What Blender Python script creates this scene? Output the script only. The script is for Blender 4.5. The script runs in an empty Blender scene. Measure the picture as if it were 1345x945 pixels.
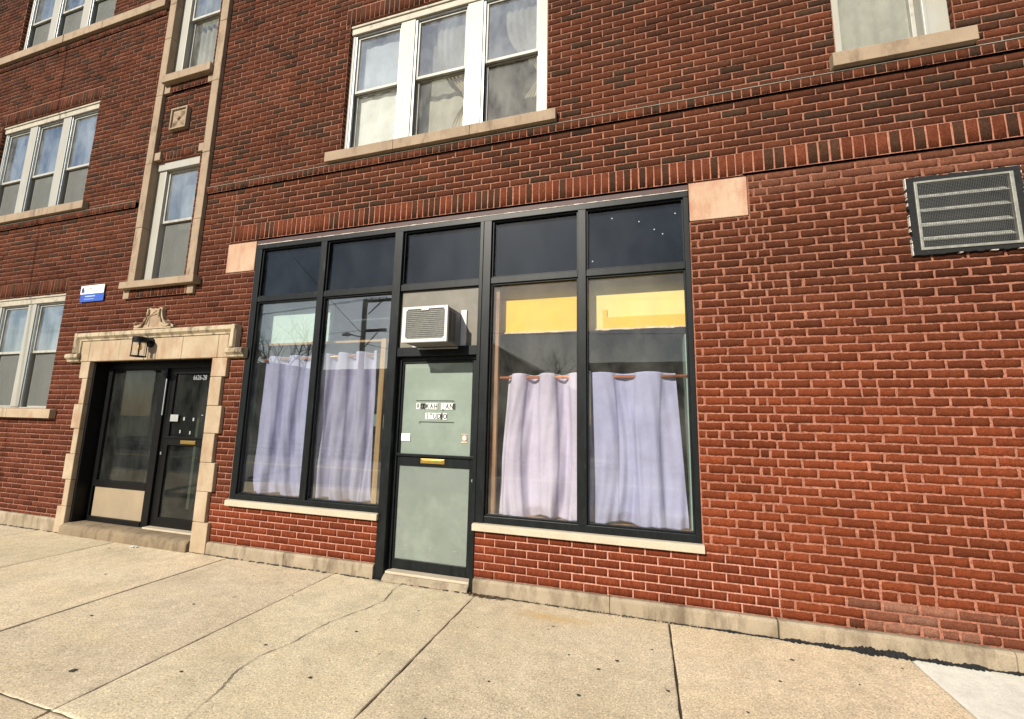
import bpy, math, random
import numpy as np
R = math.radians
rng = np.random.default_rng(7); random.seed(7)
S = bpy.context.scene; C = S.collection

# ------------------------------------------------------------------ materials
def nodes(name):
    m = bpy.data.materials.new(name); m.use_nodes = True
    nt = m.node_tree; b = nt.nodes['Principled BSDF']
    return m, nt, b
def N(nt, t, **k):
    n = nt.nodes.new(t)
    for a, v in k.items():
        if a in n.inputs.keys(): n.inputs[a].default_value = v
        else: setattr(n, a, v)
    return n
def coord(nt, scale=(1, 1, 1)):
    t = N(nt, 'ShaderNodeTexCoord'); mp = N(nt, 'ShaderNodeMapping'); mp.inputs['Scale'].default_value = scale
    nt.links.new(t.outputs['Object'], mp.inputs['Vector']); return mp.outputs[0]
def noise(nt, vec, scale, detail=6, rough=.6):
    n = N(nt, 'ShaderNodeTexNoise'); n.inputs['Scale'].default_value = scale; n.inputs['Detail'].default_value = detail
    n.inputs['Roughness'].default_value = rough; nt.links.new(vec, n.inputs['Vector']); return n.outputs['Fac']
def ramp(nt, fac, stops):
    r = N(nt, 'ShaderNodeValToRGB'); e = r.color_ramp.elements
    while len(e) < len(stops): e.new(.5)
    for i, (p, c) in enumerate(stops):
        e[i].position = p; e[i].color = (c, c, c, 1) if isinstance(c, (int, float)) else (*c, 1)
    nt.links.new(fac, r.inputs[0]); return r.outputs[0]
def mixc(nt, a, b, fac=1., mode='MIX'):
    x = N(nt, 'ShaderNodeMix', data_type='RGBA', blend_type=mode)
    for s, v in ((x.inputs[0], fac), (x.inputs[6], a), (x.inputs[7], b)):
        if hasattr(v, 'is_linked') or hasattr(v, 'links'): nt.links.new(v, s)
        elif isinstance(v, (int, float)): s.default_value = v
        else: s.default_value = (*v, 1)
    return x.outputs[2]
def bump(nt, b, h, strength=.3, dist=.003):
    n = N(nt, 'ShaderNodeBump'); n.inputs['Strength'].default_value = strength; n.inputs['Distance'].default_value = dist
    nt.links.new(h, n.inputs['Height']); nt.links.new(n.outputs[0], b.inputs['Normal'])
def plain(name, col, rough=.5, metal=0, var=.15, vs=12, bs=0, bscale=80, spec=.5, stretch=(1, 1, 1), dust=None, dustamt=(.5, .75)):
    m, nt, b = nodes(name); v = coord(nt, stretch)
    f = noise(nt, v, vs)
    c = ramp(nt, f, [(.3, tuple(x*(1-var) for x in col)), (.7, tuple(min(1, x*(1+var)) for x in col))])
    if dust:
        g = ramp(nt, noise(nt, v, vs*.6, 8, .7), [(dustamt[0], 0.), (dustamt[1], 1.)])
        c = mixc(nt, c, dust, g)
    nt.links.new(c, b.inputs['Base Color'])
    b.inputs['Roughness'].default_value = rough; b.inputs['Metallic'].default_value = metal
    b.inputs['Specular IOR Level'].default_value = spec
    if bs: bump(nt, b, noise(nt, v, bscale), bs)
    return m
def brickmat(name, bstr, streak=False):
    m, nt, b = nodes(name)
    at = N(nt, 'ShaderNodeAttribute', attribute_name='col')
    v = coord(nt); vv = coord(nt, (1, 1, .12)) if streak else v
    f = noise(nt, vv, 105 if not streak else 120, 5, .85)
    g = noise(nt, v, 26, 6, .65)
    c = mixc(nt, at.outputs['Color'], ramp(nt, f, [(.32, .38), (.66, 1.6)]), 1., 'MULTIPLY')
    c = mixc(nt, c, ramp(nt, g, [(.3, .80), (.72, 1.18)]), 1., 'MULTIPLY')
    # lime bloom and tiny pale specks
    sp = N(nt, 'ShaderNodeTexVoronoi'); sp.inputs['Scale'].default_value = 34; nt.links.new(v, sp.inputs['Vector'])
    s1 = ramp(nt, sp.outputs['Distance'], [(.045, 1.), (.075, 0.)])
    s2 = ramp(nt, noise(nt, v, 5.3), [(.6, 0.), (.68, 1.)])
    c = mixc(nt, c, (.6, .45, .38), mixc(nt, s1, s2, 1., 'MULTIPLY'))
    nt.links.new(c, b.inputs['Base Color']); b.inputs['Roughness'].default_value = .9
    b.inputs['Specular IOR Level'].default_value = .08
    bump(nt, b, f, bstr, .0022); return m
M = {}
M['brick'] = brickmat('rough_brick', .8); M['brick_cut'] = brickmat('wirecut_brick', .6, True); M['mortar'] = brickmat('mortar', .5)
def stone(name, a, bcol, stain, st=(.52, .7), vs=2.2):
    m, nt, b = nodes(name); v = coord(nt)
    f = noise(nt, v, 1.7*vs, 8, .6); c = ramp(nt, f, [(.32, a), (.68, bcol)])
    sv = coord(nt, (1, 1, .35)); g = ramp(nt, noise(nt, sv, 4.*vs, 9, .7), [(st[0], 0.), (st[1], 1.)])
    c = mixc(nt, c, stain, g)
    h = noise(nt, v, 170, 4, .7); c = mixc(nt, c, ramp(nt, h, [(.3, .72), (.7, 1.2)]), 1., 'MULTIPLY')
    nt.links.new(c, b.inputs['Base Color']); b.inputs['Roughness'].default_value = .88; b.inputs['Specular IOR Level'].default_value = .25
    hh = mixc(nt, h, noise(nt, v, 35, 6), .5); bump(nt, b, hh, .5, .004); return m
M['lime'] = stone('limestone', (.52, .41, .26), (.62, .51, .36), (.36, .28, .19))
M['lime_w'] = stone('limestone_pilaster', (.29, .215, .145), (.36, .27, .185), (.19, .135, .09))
M['lime_sur'] = stone('limestone_surround', (.36, .27, .175), (.47, .375, .26), (.33, .18, .105), (.50, .74), 1.9)
M['lime_mold'] = stone('limestone_hood', (.42, .34, .225), (.50, .41, .28), (.11, .09, .06), (.47, .64), 2)
M['sillpale'] = stone('cast_sill', (.46, .39, .285), (.52, .45, .34), (.34, .27, .19), (.58, .8))
M['base'] = stone('base_limestone', (.29, .235, .16), (.38, .31, .22), (.16, .12, .08), (.46, .66), 1.6)
M['block'] = stone('painted_block', (.46, .28, .18), (.50, .38, .27), (.36, .13, .07), (.46, .72), 1.4)
M['step'] = stone('step_stone', (.20, .15, .095), (.27, .205, .13), (.10, .08, .05), (.5, .7))
M['white'] = plain('white_vinyl', (.36, .35, .305), .4, var=.06, vs=9, dust=(.38, .33, .24), dustamt=(.5, .8), stretch=(1, 1, .4))
M['sash'] = plain('aged_sash_paint', (.40, .39, .345), .5, var=.1, vs=9, dust=(.22, .19, .14), dustamt=(.5, .75))
M['white_old'] = plain('old_white_paint', (.40, .36, .28), .6, var=.12, vs=14, dust=(.15, .12, .09), dustamt=(.52, .75), bs=.2)
M['alu'] = plain('storm_frame_metal', (.42, .46, .48), .4, .6, var=.15)
M['black'] = plain('black_frame_paint', (.0075, .0095, .010), .42, var=.45, vs=18, dust=(.05, .052, .05), dustamt=(.60, .84), stretch=(1, 1, .3), bs=.15, bscale=120, spec=.2)
M['black_deep'] = plain('black_entry_paint', (.004, .004, .004), .45, var=.3, spec=.2)
M['blackflat'] = plain('dark_backing', (.008, .010, .016), .5, var=.5, vs=3)
M['panel'] = plain('taupe_panel', (.15, .135, .105), .6, var=.12, vs=6, dust=(.22, .2, .16), bs=.1)
M['doorgreen'] = plain('sage_door_panel', (.235, .268, .24), .35, var=.08, vs=3, dust=(.34, .37, .34), dustamt=(.5, .8))
M['doorgreen2'] = plain('sage_door_lower', (.19, .208, .195), .35, var=.1, vs=3, dust=(.30, .32, .30), dustamt=(.5, .75))
M['tan'] = plain('tan_kick_panel', (.30, .235, .155), .5, var=.08, vs=4, dust=(.5, .42, .3), dustamt=(.66, .8))
M['interior'] = plain('interior_wall', (.17, .19, .175), .8)
M['mint'] = plain('mint_wall_paint', (.60, .74, .66), .7, var=.05)
M['teal'] = plain('teal_wall_and_sky_tint', (.22, .32, .31), .7, var=.08)  # wall paint; on the added partition it imitates reflected sky
M['yellow'] = plain('yellow_paint', (.66, .425, .03), .7, var=.08, vs=8, dust=(.6, .38, .12), dustamt=(.62, .8))
M['cream'] = plain('cream_paint', (.68, .56, .20), .7, var=.05, vs=8, dust=(.6, .48, .3), dustamt=(.65, .8))
M['trim'] = plain('peeling_trim', (.62, .45, .33), .7, var=.35, vs=30)
M['wood'] = plain('pine_wood', (.48, .28, .11), .6, var=.25, vs=14, stretch=(1, 1, .1))
M['woodd'] = plain('worn_wood', (.27, .15, .09), .7, var=.45, vs=18, stretch=(1, 1, .15))
M['copper'] = plain('copper_pipe', (.62, .22, .11), .35, .5, var=.2, vs=20)
M['brass'] = plain('brass', (.75, .50, .14), .3, .9, var=.15)
M['plastic'] = plain('white_appliance', (.54, .53, .52), .4, var=.04, vs=8, dust=(.5, .48, .44), dustamt=(.66, .85))
M['fins'] = plain('condenser_fins', (.13, .13, .11), .55, .3, var=.35, vs=40)
M['acside'] = plain('appliance_side', (.16, .155, .15), .55, var=.15)
M['hole'] = plain('dark_opening', (.006, .006, .006), .8)
M['louvre'] = plain('pale_louvre', (.52, .51, .45), .7, 0, var=.5, vs=26)
M['wire'] = plain('galvanised_wire', (.13, .13, .12), .5, .5)
M['ventframe'] = plain('vent_metal_frame', (.27, .265, .225), .5, .3, var=.25, vs=25)
M['tar'] = plain('black_tar', (.006, .006, .006), .85, var=.6, vs=30, dust=(.16, .14, .12), dustamt=(.66, .8), bs=.8, bscale=60)
M['caulk'] = plain('pale_caulk', (.62, .56, .48), .8, var=.3, vs=40)
M['dullpaper'] = plain('dull_paper', (.32, .33, .31), .7, var=.1)
M['paper'] = plain('white_paper', (.80, .80, .76), .7, var=.03)
M['ink'] = plain('black_ink', (.02, .025, .02), .6)
M['inkgrey'] = plain('grey_ink', (.30, .32, .33), .6)
M['navy'] = plain('navy_ink', (.03, .05, .20), .5)
M['blue'] = plain('blue_sign_face', (.025, .085, .42), .45, var=.1)
M['signtext'] = plain('pale_sign_print', (.45, .58, .85), .5)
M['leaf'] = plain('dry_leaf', (.09, .055, .03), .8, var=.6, vs=60)
M['grit'] = plain('pale_grit', (.5, .42, .32), .9)
M['amber'] = plain('amber_bulb', (.7, .42, .14), .3)
M['gum'] = plain('old_gum', (.05, .045, .035), .8)
M['asphalt'] = plain('asphalt', (.05, .05, .052), .85, var=.3, vs=40, bs=.5, bscale=120)
M['line'] = plain('road_paint', (.65, .5, .1), .7)
M['kerb'] = plain('kerb_concrete', (.36, .34, .28), .85, var=.15, vs=8, bs=.3)
M['grass'] = plain('lawn', (.05, .075, .02), .95, var=.5, vs=20, bs=.8, bscale=60)
M['bark'] = plain('bark', (.085, .07, .055), .9, var=.4, vs=20, bs=.6)
M['pole'] = plain('pole_wood', (.10, .08, .06), .9, var=.3, vs=14, stretch=(1, 1, .1))
M['cable'] = plain('black_cable', (.02, .02, .02), .6)
M['siding'] = plain('grey_siding', (.16, .17, .17), .8, var=.1)
M['siding2'] = plain('brown_brick_far', (.13, .09, .07), .9, var=.2)
M['roof'] = plain('dark_shingle', (.05, .045, .045), .9, var=.3)
M['rust'] = plain('maroon_steel_paint', (.045, .012, .009), .6, var=.3)
M['soil'] = plain('joint_dirt', (.035, .028, .02), .95, var=.5, vs=60)

def fabric(name, col, trans=.25):
    m, nt, b = nodes(name); v = coord(nt)
    c = ramp(nt, noise(nt, v, 3.5, 6, .6), [(.35, tuple(x*.84 for x in col)), (.62, col)])
    g = ramp(nt, noise(nt, coord(nt, (1, 1, .3)), 5, 8, .7), [(.58, 0.), (.78, .35)]); c = mixc(nt, c, tuple(x*.6 for x in col), g)
    w = noise(nt, v, 350, 2, .6); c = mixc(nt, c, ramp(nt, w, [(.35, .88), (.65, 1.08)]), 1., 'MULTIPLY')
    nt.links.new(c, b.inputs['Base Color']); b.inputs['Roughness'].default_value = .95; b.inputs['Specular IOR Level'].default_value = .1
    bump(nt, b, noise(nt, v, 9, 4, .6), .35, .02)
    t = N(nt, 'ShaderNodeBsdfTranslucent'); nt.links.new(c, t.inputs['Color'])
    mx = N(nt, 'ShaderNodeMixShader'); mx.inputs[0].default_value = trans
    nt.links.new(b.outputs[0], mx.inputs[1]); nt.links.new(t.outputs[0], mx.inputs[2])
    nt.links.new(mx.outputs[0], nt.nodes['Material Output'].inputs[0]); return m
M['lilac'] = fabric('lilac_cotton', (.60, .555, .76), .12); M['lilac_b'] = fabric('blue_lilac_cotton', (.42, .43, .69), .12); M['lilac_c'] = fabric('violet_cotton', (.56, .54, .80), .12)
M['sheer'] = fabric('white_sheer', (.88, .88, .82), .15); M['shade'] = fabric('grey_shade', (.33, .34, .31), .1); M['lace'] = fabric('grey_lace', (.42, .40, .32), .15)
M['drape'] = fabric('cream_drape', (.50, .44, .31), .25)

def glassmat(name, refl=1.5, tint=(1, 1, 1), dirt=.06, dirtcol=(.6, .62, .6), base=.03, rough=.01):
    m, nt, b = nodes(name); nt.nodes.remove(b); v = coord(nt)
    tr = N(nt, 'ShaderNodeBsdfTransparent'); tr.inputs[0].default_value = (*tint, 1)
    gl = N(nt, 'ShaderNodeBsdfGlossy'); gl.inputs['Roughness'].default_value = rough
    bp = N(nt, 'ShaderNodeBump'); bp.inputs['Strength'].default_value = .05; bp.inputs['Distance'].default_value = .004
    nt.links.new(noise(nt, v, 2.2, 2), bp.inputs['Height']); nt.links.new(bp.outputs[0], gl.inputs['Normal'])
    lw = N(nt, 'ShaderNodeLayerWeight'); pw = N(nt, 'ShaderNodeMath', operation='POWER'); pw.inputs[1].default_value = 4.
    nt.links.new(lw.outputs['Facing'], pw.inputs[0]); fr = pw
    ma = N(nt, 'ShaderNodeMath', operation='MULTIPLY_ADD'); ma.inputs[1].default_value = refl; ma.inputs[2].default_value = base; ma.use_clamp = True
    nt.links.new(fr.outputs[0], ma.inputs[0])
    a = N(nt, 'ShaderNodeMixShader'); nt.links.new(ma.outputs[0], a.inputs[0]); nt.links.new(tr.outputs[0], a.inputs[1]); nt.links.new(gl.outputs[0], a.inputs[2])
    df = N(nt, 'ShaderNodeBsdfDiffuse'); df.inputs[0].default_value = (*dirtcol, 1)
    d = ramp(nt, noise(nt, coord(nt, (1, 1, .55)), 3.1, 9, .68), [(.38, dirt*.15), (.78, dirt*2.2)])
    mx = N(nt, 'ShaderNodeMixShader'); nt.links.new(d, mx.inputs[0]); nt.links.new(a.outputs[0], mx.inputs[1]); nt.links.new(df.outputs[0], mx.inputs[2])
    nt.links.new(mx.outputs[0], nt.nodes['Material Output'].inputs[0]); return m
M['glass'] = glassmat('shop_glass', .9, (.96, .98, .97), .02, base=.17)
M['glass_transom'] = glassmat('transom_glass', .8, (.5, .55, .6), .015, (.4, .45, .5), .03)
M['glass_up'] = glassmat('upper_glass', 1.2, (.95, .98, 1), .10, (.66, .72, .76), .22, .03)
M['glass_weak_dusty'] = glassmat('weak_reflection_dusty_glass', .9, (.98, .98, .95), .03, (.6, .6, .55), base=.05)  # same shop glass with reflection weakened for the right panes, slightly dustier
M['glass_low'] = glassmat('lower_glass', 1., (.97, .98, .97), .10, (.6, .59, .52), .06, .03)
M['glass_door'] = glassmat('door_glass', .6, (.97, .99, .97), .03, base=.018)
M['glass_entry'] = glassmat('entry_glass', .8, (.62, .66, .62), .02, base=.04)
M['lampglass'] = glassmat('lantern_glass', 1.2, (.98, .98, .96), .1, (.8, .78, .7))
def screenmat():
    m, nt, b = nodes('insect_screen'); b.inputs['Base Color'].default_value = (.16, .165, .15, 1); b.inputs['Roughness'].default_value = .8
    tr = N(nt, 'ShaderNodeBsdfTransparent'); mx = N(nt, 'ShaderNodeMixShader')
    d = ramp(nt, noise(nt, coord(nt), 4, 7, .6), [(.3, .42), (.7, .62)]); nt.links.new(d, mx.inputs[0])
    nt.links.new(tr.outputs[0], mx.inputs[1]); nt.links.new(b.outputs[0], mx.inputs[2])
    nt.links.new(mx.outputs[0], nt.nodes['Material Output'].inputs[0]); return m
M['screen'] = screenmat()

def concrete(name, a, b2, new=False):
    m, nt, b = nodes(name); v = coord(nt)
    at = N(nt, 'ShaderNodeAttribute', attribute_name='col')
    c = ramp(nt, noise(nt, v, .9, 7, .6), [(.35, a), (.65, b2)])
    c = mixc(nt, c, at.outputs['Color'], 1., 'MULTIPLY')
    c = mixc(nt, c, ramp(nt, noise(nt, v, 9, 6, .7), [(.3, .84), (.7, 1.1)]), 1., 'MULTIPLY')
    if not new:
        g = ramp(nt, noise(nt, v, 2.1, 9, .76), [(.5, 0.), (.7, .6)]); c = mixc(nt, c, (a[0]*.62, a[1]*.63, a[2]*.62), g)
        g2 = ramp(nt, noise(nt, coord(nt, (.5, 1.6, 1)), 1.3, 7, .7), [(.5, 0.), (.7, .5)]); c = mixc(nt, c, (a[0]*1.15, a[1]*1.12, a[2]*1.0), g2)
    fine = noise(nt, v, 240 if new else 85, 4, .85)
    c = mixc(nt, c, ramp(nt, fine, [(.34, .62 if not new else .85), (.5, 1.), (.64, 1.28 if not new else 1.08)]), 1., 'MULTIPLY')
    vo = N(nt, 'ShaderNodeTexVoronoi'); vo.inputs['Scale'].default_value = 75; nt.links.new(v, vo.inputs['Vector'])
    peb = ramp(nt, vo.outputs['Distance'], [(.13, 1.), (.3, 0.)])
    vo3 = ramp(nt, noise(nt, v, 33, 2), [(.55, 0.), (.62, .55 if not new else .1)])
    c = mixc(nt, c, (.72, .64, .48), mixc(nt, peb, vo3, 1., 'MULTIPLY'))
    vs_ = N(nt, 'ShaderNodeTexVoronoi'); vs_.inputs['Scale'].default_value = 150; nt.links.new(v, vs_.inputs['Vector'])
    sc_ = N(nt, 'ShaderNodeSeparateColor'); nt.links.new(vs_.outputs['Color'], sc_.inputs[0])
    c = mixc(nt, c, ramp(nt, sc_.outputs[0], [(0., .62 if not new else .85), (.18, .96), (.85, 1.01), (1., 1.3 if not new else 1.1)]), 1., 'MULTIPLY')
    # dark gum and grime spots
    vg = N(nt, 'ShaderNodeTexVoronoi'); vg.inputs['Scale'].default_value = 3.1; nt.links.new(v, vg.inputs['Vector'])
    wob = N(nt, 'ShaderNodeMath', operation='MULTIPLY_ADD'); nt.links.new(noise(nt, v, 30), wob.inputs[0]); wob.inputs[1].default_value = .05; nt.links.new(vg.outputs['Distance'], wob.inputs[2])
    spot = ramp(nt, wob.outputs[0], [(.075, 1.), (.092, 0.)])
    sel = N(nt, 'ShaderNodeSeparateColor'); nt.links.new(vg.outputs['Color'], sel.inputs[0])
    spot = mixc(nt, spot, ramp(nt, sel.outputs[0], [(.35, .0), (.9, .8 if not new else .2)]), 1., 'MULTIPLY')
    c = mixc(nt, c, (.10, .08, .055), spot)
    if not new:   # rusty patch by the right window corner
        t = N(nt, 'ShaderNodeTexCoord'); mp = N(nt, 'ShaderNodeMapping'); mp.inputs['Location'].default_value = (.72/.75, .25/.17, 0); mp.inputs['Scale'].default_value = (1/.75, 1/.17, 0)
        nt.links.new(t.outputs['Object'], mp.inputs['Vector']); le = N(nt, 'ShaderNodeVectorMath', operation='LENGTH'); nt.links.new(mp.outputs[0], le.inputs[0])
        w = N(nt, 'ShaderNodeMath', operation='MULTIPLY_ADD'); nt.links.new(noise(nt, v, 7), w.inputs[0]); w.inputs[1].default_value = 1.; nt.links.new(le.outputs['Value'], w.inputs[2])
        c = mixc(nt, c, (.50, .33, .11), ramp(nt, w.outputs[0], [(.6, .55), (1.5, 0.)]))
    nt.links.new(c, b.inputs['Base Color']); b.inputs['Roughness'].default_value = .9; b.inputs['Specular IOR Level'].default_value = .2
    h = mixc(nt, fine, peb, .35); bump(nt, b, h, .4 if not new else .15, .0025); return m
M['conc'] = concrete('old_sidewalk', (.575, .475, .325), (.665, .565, .405)); M['conc_new'] = concrete('new_sidewalk', (.68, .66, .60), (.72, .70, .64), True)

# ------------------------------------------------------------------ mesh helpers
class B:
    def __init__(s): s.v, s.f, s.m = [], [], []
    def quad(s, a, b, c, d, m=0):
        i = len(s.v); s.v += [a, b, c, d]; s.f.append((i, i+1, i+2, i+3)); s.m.append(m); return s
    def box(s, x0, x1, y0, y1, z0, z1, m=0):
        i = len(s.v); s.v += [(x, y, z) for z in (z0, z1) for y in (y0, y1) for x in (x0, x1)]
        for f in ((0, 2, 3, 1), (4, 5, 7, 6), (0, 1, 5, 4), (2, 6, 7, 3), (0, 4, 6, 2), (1, 3, 7, 5)):
            s.f.append(tuple(i+k for k in f)); s.m.append(m)
        return s
    def prism(s, pts, y0, y1, m=0):          # pts in (x, z), extruded along y
        n = len(pts); i = len(s.v); s.v += [(x, y0, z) for x, z in pts]+[(x, y1, z) for x, z in pts]
        s.f.append(tuple(range(i, i+n))); s.f.append(tuple(range(i+2*n-1, i+n-1, -1)))
        for k in range(n): s.f.append((i+k, i+n+k, i+n+(k+1) % n, i+(k+1) % n))
        s.m += [m]*(n+2); return s
    def xprism(s, pts, x0, x1, m=0):         # pts in (y, z), extruded along x
        n = len(pts); i = len(s.v); s.v += [(x0, y, z) for y, z in pts]+[(x1, y, z) for y, z in pts]
        s.f.append(tuple(range(i+n-1, i-1, -1))); s.f.append(tuple(range(i+n, i+2*n)))
        for k in range(n): s.f.append((i+k, i+(k+1) % n, i+n+(k+1) % n, i+n+k))
        s.m += [m]*(n+2); return s
    def tube(s, pts, r, n=10, m=0, cap=True):
        from mathutils import Vector
        P = [Vector(p) for p in pts]; rs = r if isinstance(r, (list, tuple)) else [r]*len(P); rings = []
        for k, p in enumerate(P):
            d = (P[min(k+1, len(P)-1)]-P[max(k-1, 0)]).normalized()
            u = d.orthogonal().normalized() if abs(d.z) < .9 else Vector((1, 0, 0)); u = (u-d*u.dot(d)).normalized(); w = d.cross(u)
            rings.append(len(s.v))
            for a in range(n):
                t = 2*math.pi*a/n; q = p+(u*math.cos(t)+w*math.sin(t))*rs[k]; s.v.append(tuple(q))
        for a, b in zip(rings, rings[1:]):
            for k in range(n): s.f.append((a+k, a+(k+1) % n, b+(k+1) % n, b+k)); s.m.append(m)
        if cap:
            s.f.append(tuple(rings[0]+k for k in reversed(range(n)))); s.f.append(tuple(rings[-1]+k for k in range(n))); s.m += [m, m]
        return s
    def build(s, name, mats, parent=None, bevel=0, smooth=False, seg=2):
        me = bpy.data.meshes.new(name); me.from_pydata(s.v, [], s.f); me.update()
        return link(name, me, mats, parent, bevel, smooth, s.m, seg)
def link(name, me, mats, parent=None, bevel=0, smooth=False, mi=None, seg=2):
    if not isinstance(mats, (list, tuple)): mats = [mats]
    for m in mats: me.materials.append(M[m])
    if mi is not None and len(mats) > 1: me.polygons.foreach_set('material_index', mi)
    if smooth: me.polygons.foreach_set('use_smooth', [True]*len(me.polygons))
    o = bpy.data.objects.new(name, me); C.objects.link(o)
    if parent:
        o.parent = parent
        if parent.type == 'EMPTY': o.location = tuple(-c for c in parent.location)
    if bevel:
        b = o.modifiers.new('bevel', 'BEVEL'); b.width = bevel; b.segments = seg; b.limit_method = 'ANGLE'
    return o
def empty(name, loc):
    o = bpy.data.objects.new(name, None); o.empty_display_size = .1; o.location = loc; C.objects.link(o); return o
def tag(o, label=None, cat=None, group=None, kind=None):
    for k, v in (('label', label), ('category', cat), ('group', group), ('kind', kind)):
        if v: o[k] = v
    return o
def text(name, s, size, x, y, z, mat, parent, bold=0, sx=1., align='LEFT', depth=.0006):
    cu = bpy.data.curves.new(name, 'FONT'); cu.body = s; cu.size = size; cu.offset = bold; cu.extrude = depth; cu.align_x = align
    t = bpy.data.objects.new(name, cu); C.objects.link(t); bpy.context.view_layer.update()
    me = bpy.data.meshes.new_from_object(t.evaluated_get(bpy.context.evaluated_depsgraph_get()))
    C.objects.unlink(t); bpy.data.objects.remove(t)
    me.name = name
    for v in me.vertices:
        a, b, c = v.co; v.co = (x+a*sx, y-c, z+b)
    return link(name, me, mat, parent)

# ------------------------------------------------------------------ the building: openings in the front wall
Cs = .0673; Z0 = .13
TRI = dict(cw=(-3.33, -.86, 4.575, 6.28), ml=(-10.30, -7.86, 4.575, 6.28), ll=(-10.30, -7.86, 1.555, 3.21), tl=(-10.34, -7.90, 7.65, 9.36), tc=(-3.33, -.86, 7.65, 9.36))
RW = (1.605, 2.40, 4.575, 6.28)
BAYL = (-6.50, -5.58, 3.24, 4.97); BAYU = (-6.50, -5.58, 6.24, 8.10)
SF = (-4.42, .42, .53, 3.61); DR = (-2.50, -1.49, -.05, 3.61); EN = (-7.10, -4.88, -.05, 2.19)
holes = list(TRI.values())+[RW, BAYL, BAYU, SF, DR, EN, (-4.872, -4.42, 3.235, 3.61), (.42, .885, 3.262, 3.62), (2.0, 2.6, 2.83, 3.38)]
def free(x0, x1, z0, z1, hs):
    segs = [(x0, x1)]
    for h in hs:
        if h[2] < z1-.004 and h[3] > z0+.004:
            out = []
            for a, b in segs:
                if h[1] <= a or h[0] >= b: out.append((a, b)); continue
                if h[0] > a: out.append((a, h[0]))
                if h[1] < b: out.append((h[1], b))
            segs = out
    return segs
def vn(x, z, s=1.):    # smooth value noise for regional colour
    return .5+.25*math.sin(1.7*x*s+2.1*z*s+.6)+.25*math.sin(-1.1*x*s+2.9*z*s+4.1)*math.cos(.9*x*s)
brA, brC, cells = [], [], []          # rough bricks, wire-cut bricks, mortar cells
def bcol(x, z, kind):
    t = random.random(); u = random.uniform(.82, 1.18)
    if kind == 'low': c = np.array((.185, .042, .017))
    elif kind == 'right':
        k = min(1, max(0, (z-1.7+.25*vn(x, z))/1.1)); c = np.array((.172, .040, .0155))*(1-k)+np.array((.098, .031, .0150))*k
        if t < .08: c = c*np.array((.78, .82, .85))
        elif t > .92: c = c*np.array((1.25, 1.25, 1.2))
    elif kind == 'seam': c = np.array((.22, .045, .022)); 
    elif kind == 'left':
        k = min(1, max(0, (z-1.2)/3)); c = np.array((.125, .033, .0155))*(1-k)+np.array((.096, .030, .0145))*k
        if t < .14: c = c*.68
    else:
        c = np.array((.102, .031, .0145))
        g = vn(x, z)
        if t < .14+.5*max(0, g-.5): c = np.array((.055, .027, .0150))
        elif t < .42: c = np.array((.078, .0275, .0145))
        elif t > .92: c = np.array((.128, .036, .016))
        if kind == 'sold': c = np.array((.128, .036, .016)) if t > .28 else np.array((.062, .028, .015))
    u *= .88+.24*vn(x*1.3+2, z*1.7)
    if kind == 'right':
        if z > 3.42: c = c*.55+np.array((.085, .036, .022))            # pink wash of smeared mortar under the soldier row
        if 1.9 < x < 2.7 and 2.45 < z < 2.8 and t > .35: c = c*.62        # soot under the vent
        if 1.35 < x < 2.3 and z < .27: c = c*.6+np.array((.20, .13, .095))*random.uniform(.2, 1.1)*(1-abs(x-1.8)/.6)   # salt bloom
    return c*u*np.array({'low': (.74, .74, .76), 'right': (.80, .80, .80), 'sold': (.80, .80, .85)}.get(kind, (.74, .80, .86)))
def mcol(x, z, kind):
    u = .92+.16*vn(x*2.3, z*3.1)
    if kind == 'low': c = np.array((.47, .235, .165))
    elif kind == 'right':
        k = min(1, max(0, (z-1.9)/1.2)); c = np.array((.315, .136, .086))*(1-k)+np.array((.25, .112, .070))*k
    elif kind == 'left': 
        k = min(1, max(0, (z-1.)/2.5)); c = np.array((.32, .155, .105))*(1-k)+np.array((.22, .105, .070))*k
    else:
        c = np.array((.27, .125, .078))
        if kind == 'sold': c = np.array((.36, .165, .105))
        if 3.8 < z < 4.35 and -4.8 < x < .9: c = np.array((.32, .15, .095))
    return c*u*np.array((.93, .90, .93))
def course(x0, x1, z0, z1, pitch, off, kind, hs, j=.0055, rough=.0012, y=0., dst=None):
    dst = brA if dst is None else dst
    for h in hs:       # a thin cut course where an opening or band takes part of this row
        a, b = max(x0, h[0]), min(x1, h[1])
        if b-a < .03 or not (h[2] < z1-.004 and h[3] > z0+.004): continue
        for c0, c1 in ((z0, min(z1, h[2])), (max(z0, h[3]), z1)):
            if .006 < c1-c0 < z1-z0-.002: course(a, b, c0, c1, pitch, off, kind, [q for q in hs if q is not h and q[2] < c1-.004 and q[3] > c0+.004], j if c1-c0 > .02 else .001, rough, y, dst)
    for a, b in free(x0, x1, z0, z1, hs):
        n = max(1, int((b-a)/.35))
        for k in range(n):
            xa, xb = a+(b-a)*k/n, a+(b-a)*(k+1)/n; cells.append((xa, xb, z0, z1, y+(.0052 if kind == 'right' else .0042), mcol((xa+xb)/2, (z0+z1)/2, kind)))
        k = math.floor((a-off)/pitch)
        while True:
            p, q = off+k*pitch, off+(k+1)*pitch; k += 1
            if p >= b: break
            p2, q2 = max(p, a), min(q, b)
            if q2-p2 < .025 or z1-z0 < .018: continue
            if kind == 'right' and random.random() < .05 and q2-p2 > .15:
                mid = (p2+q2)/2; parts = [(p2, mid), (mid, q2)]
            else: parts = [(p2, q2)]
            for u, v in parts:
                vj = 1.25 if kind == 'right' else 1.; ja = vj*j*random.uniform(.7, 1.35); jb = vj*j*random.uniform(.7, 1.35)
                dst.append((u+ja, v-jb, z0+j*random.uniform(.75, 1.2), z1-j*random.uniform(.75, 1.2), y+random.uniform(-.0015, .0022), rough, bcol((u+v)/2, z0, kind)))
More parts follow.
